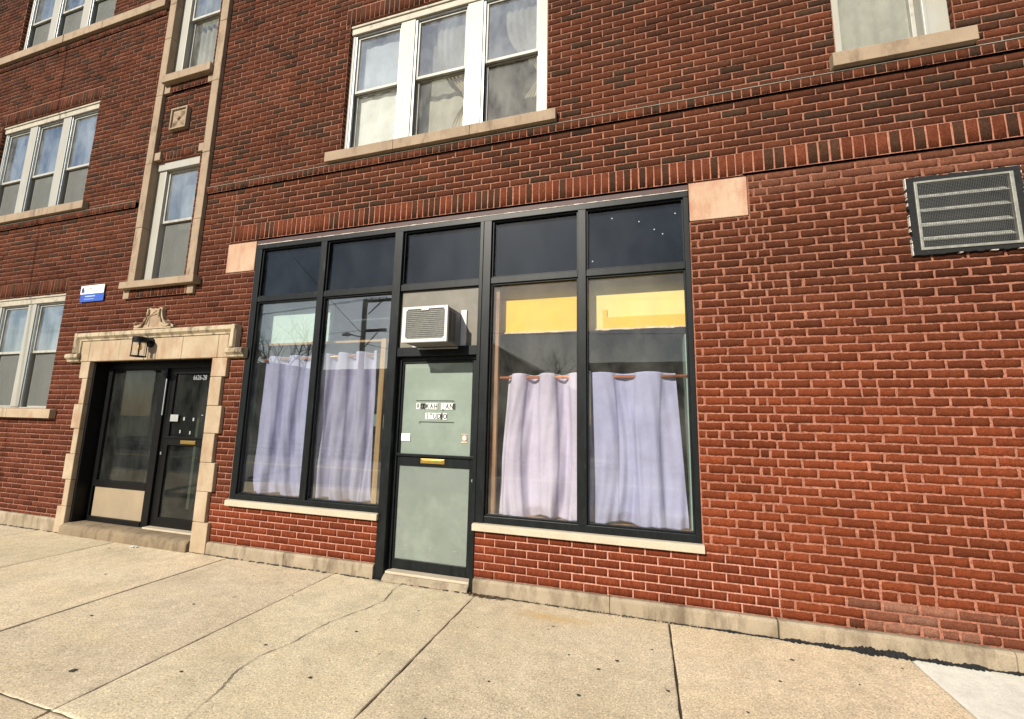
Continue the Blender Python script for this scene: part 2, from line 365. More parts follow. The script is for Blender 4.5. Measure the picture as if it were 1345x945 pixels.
BAND = [(-99, 99, 4.335, 4.42), (-4.85, 6.1, 3.63, 3.835)]
soldiers = [(h[0]-.06, h[1]+.03, h[3], h[3]+.215) for h in TRI.values()]+[(RW[0]-.06, RW[1]+.03, RW[3], RW[3]+.215)]
hb = holes+BAND+soldiers
XL, XR, ZT = -13.5, 6.2, 9.9
k = 0; z = Z0
def clipz(z0, z1):   # rows are clipped by the horizontal bands
    return z0, z1
while z < ZT:
    z1 = z+Cs; even = k % 2
    if 3.629 <= z < 4.33: z1 = z+.0705
    if 4.33 < z < 4.42: z = 4.42; z1 = z+Cs
    if z < .52:
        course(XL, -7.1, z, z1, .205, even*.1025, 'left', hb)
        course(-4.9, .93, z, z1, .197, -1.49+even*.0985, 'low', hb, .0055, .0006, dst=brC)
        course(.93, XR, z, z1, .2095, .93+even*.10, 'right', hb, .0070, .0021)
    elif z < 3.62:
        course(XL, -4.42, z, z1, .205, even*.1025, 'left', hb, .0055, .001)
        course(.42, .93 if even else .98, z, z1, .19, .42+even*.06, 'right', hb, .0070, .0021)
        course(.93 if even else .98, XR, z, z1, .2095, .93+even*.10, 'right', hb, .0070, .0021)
    else:
        if 3.629 <= z < 4.33:
            course(XL, -4.85, z, z1, .205, even*.1025, 'up', hb, .0055, .0012)
            zz = 3.835+(k-52)*.07143
            if zz < 4.33: course(-4.85, XR, zz, zz+.07143, .205, even*.1025, 'up', hb, .0055, .0012)
        else: course(XL, XR, z, z1, .205, even*.1025, 'up', hb, .0055, .0012)
    z = z1; k += 1
def soldier(x0, x1, z0, z1, pitch, kind, y, hs=(), j=.0055):
    course(x0, x1, z0, z1, pitch, x0, kind, hs, j, .0012, y)
soldier(-4.85, .855, 3.63, 3.835, .0665, 'sold', -.010)
soldier(.855, XR, 3.637, 3.832, .079, 'sold', -.024, (), .0065)
soldier(XL, XR, 4.338, 4.418, .0745, 'up', -.026, [(-6.66, -5.44, 3, 9)], .0045)
for x0, x1, z0, z1 in soldiers: soldier(x0, x1, z0+.003, z1-.006, .0668, 'up', -.004)
soldier(-13.5, -6.66, 7.40, 7.49, .0745, 'up', -.016, (), .0045)
soldier(-5.44, XR, 7.40, 7.49, .0745, 'up', -.016, (), .0045)
soldier(-6.56, -5.47, 3.02, 3.135, .0668, 'up', -.03); soldier(-6.50, -5.58, 6.005, 6.115, .0668, 'up', -.03); soldier(-6.42, -5.66, 4.975, 5.10, .0668, 'up', -.004)

def bricks_mesh(lst, nx=8, nz=2):
    n = len(lst); A = np.array([l[:6] for l in lst]); col = np.array([l[6] for l in lst])
    u = np.linspace(0, 1, nx+1); w = np.linspace(0, 1, nz+1)
    U, Wg = np.meshgrid(u, w); U = U.ravel(); Wg = Wg.ravel(); nf = len(U)
    X = A[:, 0:1]+(A[:, 1:2]-A[:, 0:1])*U; Z = A[:, 2:3]+(A[:, 3:4]-A[:, 2:3])*Wg
    rg = A[:, 5:6]
    X = X+rng.normal(0, 1, X.shape)*rg*.8; Z = Z+rng.normal(0, 1, Z.shape)*rg*.8
    edge = ((U == 0) | (U == 1) | (Wg == 0) | (Wg == 1))
    Y = A[:, 4:5]+rng.normal(0, .5, X.shape)*rg+edge*(.0004+rg*.25)
    per = [i for i in range(nx+1)]+[(r)*(nx+1)+nx for r in range(1, nz+1)]+[nz*(nx+1)+i for i in range(nx-1, -1, -1)]+[r*(nx+1) for r in range(nz-1, 0, -1)]
    Xb, Zb = X[:, per], Z[:, per]; Yb = np.broadcast_to(A[:, 4:5]+.0125, Xb.shape)
    V = np.stack([np.concatenate([X, Xb], 1), np.concatenate([Y, Yb], 1), np.concatenate([Z, Zb], 1)], -1); nv = V.shape[1]
    F = [(r*(nx+1)+c, r*(nx+1)+c+1, (r+1)*(nx+1)+c+1, (r+1)*(nx+1)+c) for r in range(nz) for c in range(nx)]
    L = len(per); F += [(per[(i+1) % L], per[i], nf+i, nf+(i+1) % L) for i in range(L)]
    F = np.array(F); nfc = len(F)
    FF = (F[None]+(np.arange(n)*nv)[:, None, None]).reshape(-1, 4)
    return V.reshape(-1, 3), FF, np.repeat(col, nfc, 0)
def npmesh(name, parts):
    V, F, Cc, Mi = [], [], [], []; o = 0
    for v, f, c, mi in parts:
        V.append(v); F.append(f+o); Cc.append(c); Mi.append(np.full(len(f), mi)); o += len(v)
    V = np.concatenate(V); F = np.concatenate(F); Cc = np.concatenate(Cc); Mi = np.concatenate(Mi)
    me = bpy.data.meshes.new(name); me.vertices.add(len(V)); me.vertices.foreach_set('co', V.astype(np.float32).ravel())
    me.loops.add(F.size); me.loops.foreach_set('vertex_index', F.astype(np.int32).ravel())
    me.polygons.add(len(F)); me.polygons.foreach_set('loop_start', np.arange(0, F.size, 4, dtype=np.int32))
    me.update(calc_edges=True)
    at = me.attributes.new('col', 'FLOAT_COLOR', 'FACE'); at.data.foreach_set('color', np.concatenate([Cc, np.ones((len(Cc), 1))], 1).astype(np.float32).ravel())
    return me, Mi
def cell_mesh():
    V = np.array([[(a, y, z0), (b, y, z0), (b, y, z1), (a, y, z1)] for a, b, z0, z1, y, c in cells]).reshape(-1, 3)
    F = np.arange(len(cells)*4).reshape(-1, 4); return V, F, np.array([c[5] for c in cells])

bld = empty('brick_building', (-1.5, 0, 0))
tag(bld, 'red brick two and three flat building with a black framed shopfront and limestone trim', 'building')
# reveals of every opening, seen at the jambs and heads
rb = []
def rev(h, d=.22, y0=.004):
    x0, x1, z0, z1 = h; z0 = max(z0, 0)
    nz = max(1, int((z1-z0)/Cs)); kk = 0
    for i in range(nz):
        za, zb = z0+(z1-z0)*i/nz+.005, z0+(z1-z0)*(i+1)/nz-.005
        for x, s in ((x0, 1), (x1, -1)):
            yy = [y0, y0+(.095 if (i % 2) else .19)]
            c = bcol(x, za, 'up'); rb.append((x, yy[0]+.006, yy[1], za, zb, c, s))
            if i % 2: rb.append((x, yy[1]+.01, .22, za, zb, bcol(x, za, 'up'), s))
for h in list(TRI.values())+[RW]: rev(h)
rv = B(); cl = []
for x, ya, yb, za, zb, c, s in rb:
    xx = x+s*.004
    rv.box(min(x, xx), max(x, xx), ya, yb, za, zb); cl += [c]*6
for h in holes[:-1]:
    x0, x1, z0, z1 = h; z0 = max(z0, -.02)
    m_ = mcol(x0, z1, 'up')
    for q in (((x0, .004, z0), (x0, .25, z0), (x0, .25, z1), (x0, .004, z1)), ((x1, .004, z0), (x1, .004, z1), (x1, .25, z1), (x1, .25, z0)), ((x0, .004, z1), (x0, .25, z1), (x1, .25, z1), (x1, .004, z1))):
        rv.quad(*q, 1); cl.append(m_)
rvm = np.array(rv.m); rF = np.array(rv.f); rC = np.array(cl); rV = np.array(rv.v)
me, mi = npmesh('brick_wall', [(*bricks_mesh(brA), 0), (*bricks_mesh(brC), 1), (*cell_mesh(), 2), (rV, rF[rvm == 0], rC[rvm == 0], 0), (rV.copy(), rF[rvm == 1], rC[rvm == 1], 2)])
wall = link('brick_wall', me, ['brick', 'brick_cut', 'mortar'], bld, mi=mi)

# shell, floors and rooms behind the glass
sh = B()
sh.box(XL-.2, XL, .004, 10, -.2, 10.1); sh.box(XR, XR+.2, .004, 10, -.2, 10.1); sh.box(XL-.2, XR+.2, 10, 10.2, -.2, 10.1)
sh.build('side_walls', 'siding2', bld)
B().box(XL-.25, XR+.25, -.03, 10.25, 9.9, 10.15).box(XL-.3, XR+.3, -.07, 10.3, 10.15, 10.25).build('roof', 'lime_w', bld, .01)
inn = B()
for zf in (3.88, 7.0): inn.box(XL, XR, .25, 10, zf, zf+.25)
inn.box(XL, XR, .25, 10, -.15, -.03)
for xw in (-4.66, .62): inn.box(xw, xw+.12, .25, 6, 0, 3.86)
inn.box(-7.3, -7.2, .25, 6, 0, 3.86); inn.box(-4.6, .7, 5.4, 5.5, 0, 3.86)
inn.box(XL, XR, 4.0, 4.1, 4.15, 6.99); inn.box(XL, XR, 4.0, 4.1, 7.26, 9.9); inn.box(-7.2, -4.66, 2.2, 2.3, 0, 3.86); inn.box(XL, -7.3, 4., 4.1, 0, 3.86)
inn.build('interior', 'interior', bld)

# string courses, sills and stone trim
def jag(v, a): return v+random.uniform(-a, a)
def stones(name, x0, x1, y0, y1, z0, z1, mat, n, bev=.006, parent=bld):
    b = B()
    for i in range(n): b.box(x0+(x1-x0)*i/n+.0015, x0+(x1-x0)*(i+1)/n-.0015, y0+random.uniform(-.002, .002), y1, z0, z1)
    return b.build(name, mat, parent, bev)
stones('belt_cap', XL, -6.64, -.030, .01, 4.419, 4.4225, 'kerb', 1, 0); stones('belt_cap', -5.44, XR, -.030, .01, 4.419, 4.4225, 'kerb', 1, 0)
stones('sill_course', XL, -6.64, -.06, .05, 7.50, 7.64, 'lime_w', 5); stones('sill_course', -5.42, XR, -.06, .05, 7.50, 7.64, 'lime_w', 9)
# base stones
def base(x0, x1, top, n, y=-.03):
    b = B()
    for i in range(n):
        a, c = x0+(x1-x0)*i/n+.0015, x0+(x1-x0)*(i+1)/n-.0015
        b.xprism([(y, -.05), (.05, -.05), (.05, top), (y+.012, top-.002), (y, top-.02)], a, c)
    return b.build('stone_base', 'base', bld, .006)
base(XL, -7.17, .165, 3); base(-4.64, -2.505, .128, 2); base(-1.485, .90, .127, 2); base(.905, XR, .128, 4, -.038)
b = B(); b.box(-4.868, -4.424, -.006, .1, 3.24, 3.606); b.build('stone_block', 'block', bld, .006)
b = B(); b.box(.424, .880, -.006, .1, 3.266, 3.616); b.build('stone_block', 'block', bld, .006)

# the stair bay: pilasters, sills, ornament
def pil(xo, xi, n=1):
    b = B(); zs = [3.235, 4.0, 4.93, 5.98, 6.9, 7.48, 8.3, 9.2, 9.88]
    for a, c in zip(zs, zs[1:]): b.box(min(xo, xi), max(xo, xi), -.05+random.uniform(-.002, .002), .12, a+.0015, c-.0015)
    return b.build('pilaster', 'lime_w', bld, .007)
pil(-6.535, -6.405); pil(-5.345, -5.475)
B().box(-6.60, -5.27, -.10, .12, 3.135, 3.228).build('bay_sill', 'lime_w', bld, .007)
B().box(-6.39, -5.48, -.10, .12, 6.12, 6.237).build('bay_sill', 'lime_w', bld, .007)
for xa, za, zb in ((-6.60, 3.015, 3.133), (-5.45, 3.015, 3.133), (-6.40, 4.975, 5.09), (-5.58, 4.975, 5.09), (-6.40, 6.0, 6.118), (-5.58, 6.0, 6.118)):
    B().box(xa, xa+.11, -.034, .05, za, zb).build('stone_end_block', 'lime_w', bld, .005)
orn = B(); orn.box(-6.17, -5.865, -.035, .05, 5.385, 5.705)
orn = orn.build('square_ornament', 'lime_w', bld, .008)
pet = B()
for q in range(4):
    a = math.pi/4+q*math.pi/2; cx, cz = -6.0175, 5.545
    u = (math.cos(a), math.sin(a)); w = (-u[1], u[0])
    L = .165; pts = [(cx+u[0]*t*L+w[0]*s*.035, cz+u[1]*t*L+w[1]*s*.035) for t, s in ((.1, .4), (.5, 1), (.95, .5), (1., 0), (.95, -.5), (.5, -1), (.1, -.4))]
    i = len(pet.v); pet.v += [(x, -.036, z_) for x, z_ in pts]+[(cx+u[0]*L*.55, -.058, cz+u[1]*L*.55)]
    for kx in range(7): pet.f.append((i+kx, i+(kx+1) % 7, i+7)); pet.m.append(0)
pet.tube([(cx, -.03, cz), (cx, -.062, cz)], [.035, .022], 12)
for a, b_, c_, d_ in ((-6.17, -5.865, 5.385, 5.41), (-6.17, -5.865, 5.68, 5.705), (-6.17, -6.145, 5.41, 5.68), (-5.89, -5.865, 5.41, 5.68)): pet.box(a, b_, -.055, -.033, c_, d_)
pet.build('petal_relief', 'lime_w', orn, .003)

# entrance surround
sur = B()
qs = [0, .328, .658, .978, 1.305, 1.622, 1.96, 2.185]
for i, (a, c) in enumerate(zip(qs, qs[1:])):
    wide = i % 2 == 0
    sur.box(-4.865, -4.635 if wide else -4.69, -.04, .16, a+.002, c-.002)
    sur.box(-7.205 if wide else -7.13, -7.03, -.04, .16, a+.002, c-.002)
for a, c in ((-7.24, -7.075), (-7.075, -6.49), (-6.49, -6.02), (-6.02, -5.38), (-5.38, -4.80), (-4.80, -4.645)): sur.box(a+.0015, c-.0015, -.042+random.uniform(-.002, .002), .16, 2.187, 2.46)
sur = sur.build('entrance_surround', 'lime_sur', bld, .007)
def hood():
    b = B(); prof = [(-.03, 0), (-.055, .012), (-.055, .03), (-.088, .062), (-.088, .105), (-.06, .118), (.03, .118), (.03, 0)]
    # top run, with mitred side drops and kicked feet
    xl, xr, zt = -7.345, -4.515, 2.572
    path = [(-7.49, 2.19), (xl, 2.19), (xl, zt-.118), (xl, zt)]
    b.xprism([(y, zt-.118+w) for y, w in prof], xl, xr)
    for s, x in ((1, xl), (-1, xr)):
        i = len(b.v); n = len(prof)
        for zz in (2.30, zt-.002):
            for y, w in prof: b.v.append((x+s*(.118-w)-s*.0015, y-.001, zz))
        b.f += [tuple(i+k for k in range(n)), tuple(i+2*n-1-k for k in range(n))]; b.m += [0, 0]
        for k_ in range(n): b.f.append((i+k_, i+n+k_, i+n+(k_+1) % n, i+(k_+1) % n)); b.m.append(0)
        xf = x-s*.135; a, c = sorted((xf, x+s*.118))
        b.xprism([(y, 2.178+w) for y, w in prof], a, c)
    return b.build('hood_mould', 'lime_mold', sur, .004)
hood()
def cart():
    b = B(); cx, zb = -5.935, 2.574
    b.prism([(cx-.30, zb), (cx+.36, zb), (cx+.36, zb+.018), (cx-.30, zb+.018)], -.075, .03)
    out = []
    half = [(.36, .018), (.345, .05), (.30, .07), (.25, .06), (.215, .075), (.17, .12), (.14, .18), (.125, .24), (.135, .272), (.09, .285), (.05, .268), (0, .275)]
    pts = [(cx+x, zb+zz) for x, zz in half]+[(cx-x*.98, zb+zz) for x, zz in reversed(half[:-1])]
    b.prism(pts, -.045, .03)
    # scrolls and shield
    for s in (-1, 1):
        P = [(cx+s*.10, -.055, zb+.265), (cx+s*.095, -.06, zb+.20), (cx+s*.13, -.06, zb+.12), (cx+s*.19, -.06, zb+.055), (cx+s*.25, -.06, zb+.03), (cx+s*.30, -.06, zb+.045), (cx+s*.315, -.06, zb+.085), (cx+s*.285, -.06, zb+.10), (cx+s*.265, -.06, zb+.08)]
        b.tube(P, [.012, .016, .018, .018, .018, .016, .014, .012, .008], 8)
    sh_ = [(cx+.1*math.cos(t)*(1 if math.sin(t) < 0 else .95), zb+.135+(.115 if math.sin(t) < 0 else .11)*math.sin(t)) for t in np.linspace(0, 2*math.pi, 20, endpoint=False)]
    i = len(b.v); b.v += [(x, -.046, z_) for x, z_ in sh_]+[(cx, -.085, zb+.14)]
    for q in range(20): b.f.append((i+q, i+(q+1) % 20, i+20)); b.m.append(0)
    b.tube([(cx-.09, -.07, zb+.06), (cx-.02, -.09, zb+.15), (cx+.08, -.075, zb+.235)], .009, 8)
    return b.build('cartouche', 'lime_sur', sur, .003)
cart()
# step
st = B(); st.xprism([(-.075, -.03), (.3, -.03), (.3, .128), (-.01, .128), (-.045, .115), (-.068, .085)], -7.05, -4.88)
st.build('door_step', 'step', bld, .01, True)

# recessed street entrance
en = B(); Y = .15
en.box(-7.03, -6.99, .012, .8, .128, 2.187); en.box(-4.875, -4.865, .16, .8, .128, 2.187); en.box(-6.99, -4.875, .012, .8, 2.186, 2.20)
en.box(-6.99, -6.93, Y, Y+.06, .128, 2.185); en.box(-6.93, -4.88, Y, Y+.06, 2.10, 2.185); en.box(-5.965, -5.85, Y, Y+.07, .128, 2.10)
en.box(-6.93, -5.965, Y, Y+.06, .56, .645); en.box(-6.93, -5.965, Y-.01, Y+.06, .128, .19); en.box(-6.93, -6.885, Y, Y+.05, .645, 2.10); en.box(-6.885, -5.965, Y+.02, Y+.05, 2.08, 2.10)
en = en.build('entrance_frame', 'black_deep', bld, .004)
B().box(-6.885, -5.965, Y+.03, Y+.036, .645, 2.08).build('side_light_pane', 'glass_entry', en)
B().box(-6.90, -5.97, Y+.015, Y+.03, .19, .56).build('kick_panel', 'tan', en, .002)
ed = B(); Y2 = .18
ed.box(-5.85, -5.73, Y2, Y2+.045, .15, 2.10); ed.box(-5.06, -4.875, Y2, Y2+.045, .15, 2.10); ed.box(-5.73, -5.06, Y2, Y2+.045, .15, .26); ed.box(-5.73, -5.06, Y2, Y2+.045, 2.03, 2.10)
ed.box(-5.73, -5.06, Y2, Y2+.045, 1.13, 1.235); ed.box(-5.79, -5.10, Y2-.014, Y2, 1.215, 1.24)
ed = ed.build('entrance_door', 'black_deep', bld, .003)
B().box(-5.73, -5.06, Y2+.02, Y2+.026, 1.235, 2.03).build('pane', 'glass_entry', ed); B().box(-5.73, -5.06, Y2+.02, Y2+.026, .26, 1.13).build('pane', 'glass_entry', ed)
B().box(-5.50, -5.25, Y2-.008, Y2, 1.152, 1.195).box(-5.485, -5.265, Y2-.011, Y2-.008, 1.16, 1.187).build('mail_slot', 'brass', ed, .003)
B().box(-5.735, -5.60, Y2-.002, Y2+.001, 1.425, 1.51).build('notice', 'dullpaper', ed)
for q in ((-5.53, -5.505, 1.44, 1.48), (-5.37, -5.345, 1.435, 1.475), (-5.57, -5.55, 1.28, 1.32), (-5.40, -5.38, 1.27, 1.31), (-5.235, -5.205, 1.505, 1.513)): B().box(q[0], q[1], Y2+.014, Y2+.019, q[2], q[3]).build('tape', 'dullpaper', ed)
B().tube([(-5.80, Y2-.01, 1.01), (-5.80, Y2-.012, 1.045)], .009, 8).build('lock', 'alu', ed)
B().tube([(-5.815, Y2-.05, 1.50), (-5.815, Y2-.05, 1.96)], .008, 8).build('pull_bar', 'alu', ed)
text('house_number', '6626-28', .085, -5.45, Y2+.016, 1.95, 'inkgrey', ed, .0, .82)
B().box(-5.85, -4.875, .10, .24, .129, .15).build('threshold', 'sillpale', bld, .004)
# lobby
lb = B(); lb.box(-6.5, -6.45, 1.1, 1.15, .13, 2.6).box(-6.45, -5.95, 1.3, 1.35, .13, 2.7).box(-5.6, -5.2, 1.5, 1.55, .13, 2.2)
lb.build('lobby_partition', 'shade', bld)

# ------------------------------------------------------------------ sash windows
def sash(x0, x1, z0, z1, y, win, name='sash', mat='sash', glass='glass_up', f=.034, botf=None):
    b = B(); bf = botf or f
    b.box(x0, x0+f, y, y+.03, z0, z1).box(x1-f, x1, y, y+.03, z0, z1).box(x0+f, x1-f, y, y+.03, z1-f, z1).box(x0+f, x1-f, y, y+.03, z0, z0+bf)
    o = b.build(name, mat, win, .003)
    B().box(x0+f, x1-f, y+.014, y+.018, z0+bf, z1-f).build('pane', glass, win)
    return o
def unit(x0, x1, z0, z1, zr, win, screen=True):
    # storm track, upper (outer) and lower (inner) sash
    sash(x0, x1, zr-.012, z1, .085, win, f=.03, botf=.036); sash(x0, x1, z0, zr+.012, .125, win, f=.03, glass='glass_low')
    if screen: B().box(x0+.03, x1-.03, .119, .121, z0+.02, zr-.012).build('insect_screen', 'screen', win)
def triple(key, zr, screen=True):
    x0, x1, z0, z1 = TRI[key]; L = x1-x0; t = z1-.115
    m1, m2 = x0+L*.318, x0+L*.663; hw = .095
    B().box(x0, x1, .035, .17, t, z1-.004).box(x0, x1, .02, .05, z1-.035, z1-.002).build('window_head', 'white_old', bld, .006); b = B()
    b.box(x0, x0+.05, .055, .17, z0, t); b.box(x1-.10, x1, .05, .17, z0, t); b.box(x0, x1, .06, .17, z0-.001, z0+.018)
    for m_ in (m1, m2): b.box(m_-hw, m_+hw, .048, .17, z0+.018, t)
    win = b.build('window', 'white', bld, .005)
    tr = B(); us = ((x0+.05, m1-hw), (m1+hw, m2-hw), (m2+hw, x1-.10))
    for a, c in us:
        tr.box(a, a+.022, .062, .084, z0+.018, t).box(c-.012, c, .062, .084, z0+.018, t).box(a+.022, c-.012, .062, .084, t-.014, t)
        unit(a+.018, c-.01, z0+.02, t-.01, zr, win, screen)
    tr.build('storm_frame', 'alu', win, .002)
    return win, us, z0, t
winrec = {}
for key, zr, sc in (('cw', 5.40, False), ('ml', 5.27, True), ('ll', 2.37, True), ('tl', 8.33, True), ('tc', 8.33, True)): winrec[key] = triple(key, zr, sc)
def sill(x0, x1, z0, z1, win, cuts=1, mat='lime_w'):
    b = B(); n = cuts
    for i in range(n):
        a, c = x0+(x1-x0)*i/n+.002, x0+(x1-x0)*(i+1)/n-.002
        b.xprism([(-.07, z0), (.2, z0), (.2, z1+.008), (.03, z1+.006), (-.066, z1-.004), (-.07, z1-.01)], a, c)
    return b.build('sill', mat, win, .005)
sill(-3.48, -.755, 4.445, 4.568, winrec['cw'][0], 3); sill(-10.45, -7.70, 4.445, 4.568, winrec['ml'][0], 3); sill(-10.45, -7.62, 1.425, 1.548, winrec['ll'][0], 3, 'lime_sur')
def single(h, zr, frame_r=.13, name='window', glassm='glass_up', scr=False, fl=.07, header=.07):
    x0, x1, z0, z1 = h
    b = B(); b.box(x0, x1, .03, .16, z1-header, z1-.003).box(x0, x0+fl, .05, .16, z0, z1-header).box(x1-frame_r, x1, .045, .16, z0, z1-header).box(x0, x1, .055, .16, z0-.002, z0+.02)
    b.box(x1-frame_r, x1-frame_r+.03, .035, .045, z0, z1-header)
    win = b.build(name, 'white', bld, .005)
    unit(x0+fl, x1-frame_r, z0+.02, z1-header, zr, win, scr); return win
wr = single(RW, 5.42, .17); sill(1.55, 2.49, 4.445, 4.572, wr, 1)
BL = (-6.405, -5.475, 3.235, 4.97); BU = (-6.405, -5.475, 6.24, 8.1)
wb1 = single(BL, 4.10, .05, scr=True, fl=.16, header=.12); wb2 = single(BU, 7.27, .05, scr=False, fl=.16, header=.1)

# ------------------------------------------------------------------ the shopfront
sf = B(); ya, yb = .0, .11
sf.box(-4.418, -4.335, ya, yb, .597, 3.50); sf.box(.375, .418, ya, yb, .597, 3.50)
sf.box(-4.418, .418, ya, yb, 3.50, 3.556)
sf.box(-2.503, -2.405, ya-.012, yb, .004, 3.50); sf.box(-1.525, -1.487, ya-.012, yb, .004, 3.50); sf.box(-1.487, -1.405, ya-.008, yb, .597, 3.50)
sf.box(-4.335, -2.503, ya, yb, .597, .655); sf.box(-1.405, .375, ya, yb, .597, .66)
for a, c in ((-4.335, -3.47), (-3.39, -2.503), (-1.405, -.55), (-.475, .375)): sf.box(a, c, ya+.006, yb, 2.845, 2.908)
sf.box(-2.405, -1.525, ya+.004, yb, 2.838, 2.908); sf.box(-2.405, -1.525, ya+.004, yb+.02, 2.145, 2.238)
sf = sf.build('shopfront_frame', 'black', bld, .004)
for a, c in ((-3.47, -3.39), (-.55, -.475)): B().box(a, c, ya-.004, yb-.001, .655, 3.50).build('mullion', 'black', sf, .004)
# thin inner beads so the frame reads as assembled sections
bd = B()
for a, c, z0, z1 in ((-4.335, -3.47, .655, 2.845), (-3.39, -2.503, .655, 2.845), (-1.405, -.55, .66, 2.845), (-.475, .375, .66, 2.845), (-4.335, -3.47, 2.908, 3.5), (-3.39, -2.503, 2.908, 3.5), (-1.405, -.55, 2.908, 3.5), (-.475, .375, 2.908, 3.5), (-2.405, -1.525, 2.908, 3.5)):
    w = .014
    bd.box(a, a+w, .022, .05, z0, z1).box(c-w, c, .022, .05, z0, z1).box(a+w, c-w, .022, .05, z0, z0+w).box(a+w, c-w, .022, .05, z1-w, z1)
bd.build('glazing_bead', 'black', sf, .002)
for a, c in ((-4.335, -3.47), (-3.39, -2.503), (-1.405, -.55), (-.475, .375)):
    B().box(a, c, .05, .056, .655, 2.845).build('pane', 'glass' if a < -2 else 'glass_weak_dusty', sf)
for a, c in ((-4.335, -3.47), (-3.39, -2.503), (-2.405, -1.525), (-1.405, -.55), (-.475, .375)):
    B().box(a, c, .05, .056, 2.908, 3.50).build('transom_pane', 'glass_transom', sf)
    B().box(a, c, .075, .09, 2.90, 3.50).build('transom_backing', 'blackflat', sf)
for q in ((-.24, 3.40), (.0, 3.34), (.13, 3.25), (.20, 3.20), (.31, 3.38), (-.42, 3.0)): B().box(q[0]-.004, q[0]+.004, .047, .0505, q[1]-.004, q[1]+.004).build('paint_speck', 'paper', sf)
B().box(-4.42, .42, .002, .12, 3.556, 3.61).build('steel_lintel', 'rust', sf)
cb = B()
xx = -4.41
while xx < .41:
    w = random.uniform(.03, .09); h = random.uniform(.001, .006); cb.box(xx, min(.415, xx+w), -.002-random.uniform(0, .002), .01, 3.5555, 3.557+h); xx += w
cb.build('caulk_line', 'caulk', sf)
for x0, x1, ml in ((-4.425, -2.492, 0), (-1.502, .432, 0)): B().xprism([(-.045, .534), (.06, .534), (.06, .600), (-.03, .596), (-.045, .590)], x0, x1).build('window_sill', 'sillpale', sf, .004)
B().box(-2.405, -1.525, .035, .06, 2.238, 2.838).build('over_door_panel', 'panel', sf, .002)
# window display: bulkheads above the curtains
B().box(-4.40, -3.415, .20, .23, 2.372, 3.5).build('bulkhead', 'mint', bld)
B().box(-4.40, -2.62, .185, .20, 2.350, 2.374).build('bulkhead_trim', 'wood', bld)
B().box(-4.62, -4.40, .07, .2, .66, 2.9).build('window_return', 'teal', bld); B().box(-4.53, -2.5, 1.4, 1.45, 0, 3.86).build('sky_tint_partition', 'teal', bld)  # teal partition is added, its colour stands in for sky reflected in the panes
B().box(-1.36, -.46, .20, .23, 2.387, 3.5).build('bulkhead', 'yellow', bld)
B().box(-.46, .50, .205, .23, 2.387, 3.5, 0).box(-.345, .45, .19, .205, 2.388, 2.495, 1).box(-.345, -.305, .19, .205, 2.495, 2.57, 1).build('bulkhead', ['cream', 'yellow'], bld)
tr = B(); xx = -1.36
while xx < .45:
    w = random.uniform(.04, .12); tr.box(xx, min(.45, xx+w), .18, .20, 2.372+random.uniform(-.003, .003), 2.386+random.uniform(0, .003)); xx += w
tr.build('bulkhead_trim', 'trim', bld)
B().box(-2.66, -2.60, .09, .13, .66, 2.36).build('window_post', 'wood', bld, .003)
B().box(-1.40, -1.335, .09, .13, .66, 2.85).build('window_post', 'woodd', bld, .003)
B().box(.36, .40, .14, .40, .66, 2.3).build('window_return', 'teal', bld)
B().box(-4.4, .45, .10, .55, .60, .650).build('display_ledge', 'woodd', bld)
# shop door
dY = .075
d = B()
d.box(-2.405, -2.372, dY-.02, dY+.06, .06, 2.145); d.box(-1.548, -1.525, dY-.02, dY+.06, .06, 2.145); d.box(-2.372, -1.548, dY-.02, dY+.06, 2.11, 2.145)
d.build('door_frame', 'black', bld, .003)
d = B(); x0, x1 = -2.372, -1.548
d.box(x0, x0+.022, dY, dY+.045, .085, 2.11).box(x1-.045, x1, dY, dY+.045, .085, 2.11).box(x0+.022, x1-.045, dY, dY+.045, 2.082, 2.11).box(x0+.022, x1-.045, dY, dY+.045, 1.057, 1.172).box(x0+.022, x1-.045, dY, dY+.045, .085, .176)
d.box(x0-.01, x1+.0, dY-.02, dY, 1.150, 1.176)
sd = d.build('shop_door', 'black', bld, .003)
gx0, gx1 = x0+.022, x1-.045
B().box(gx0, gx1, dY+.014, dY+.03, 1.172, 2.082).build('upper_panel', 'doorgreen', sd); B().box(gx0, gx1, dY+.014, dY+.03, .176, 1.057).build('lower_panel', 'doorgreen2', sd)
B().box(gx0, gx1, dY+.008, dY+.011, 1.172, 2.082).build('pane', 'glass_door', sd); B().box(gx0, gx1, dY+.008, dY+.011, .176, 1.057).build('pane', 'glass_door', sd)
B().box(-2.108, -1.85, dY-.008, dY, 1.088, 1.133).box(-2.09, -1.868, dY-.012, dY-.008, 1.098, 1.124).build('mail_slot', 'brass', sd, .003)
B().tube([(-1.54, dY-.028, .955), (-1.54, dY, .955)], [.018, .02], 14).build('lock', 'alu', sd, 0, True)
B().box(-2.392, -1.53, .0, .12, .055, .078).build('threshold', 'sillpale', bld, .005); B().xprism([(-.05, -.01), (.12, -.01), (.12, .054), (.0, .054), (-.04, .02)], -2.40, -1.528).build('entrance_slab', 'base', bld, .006)
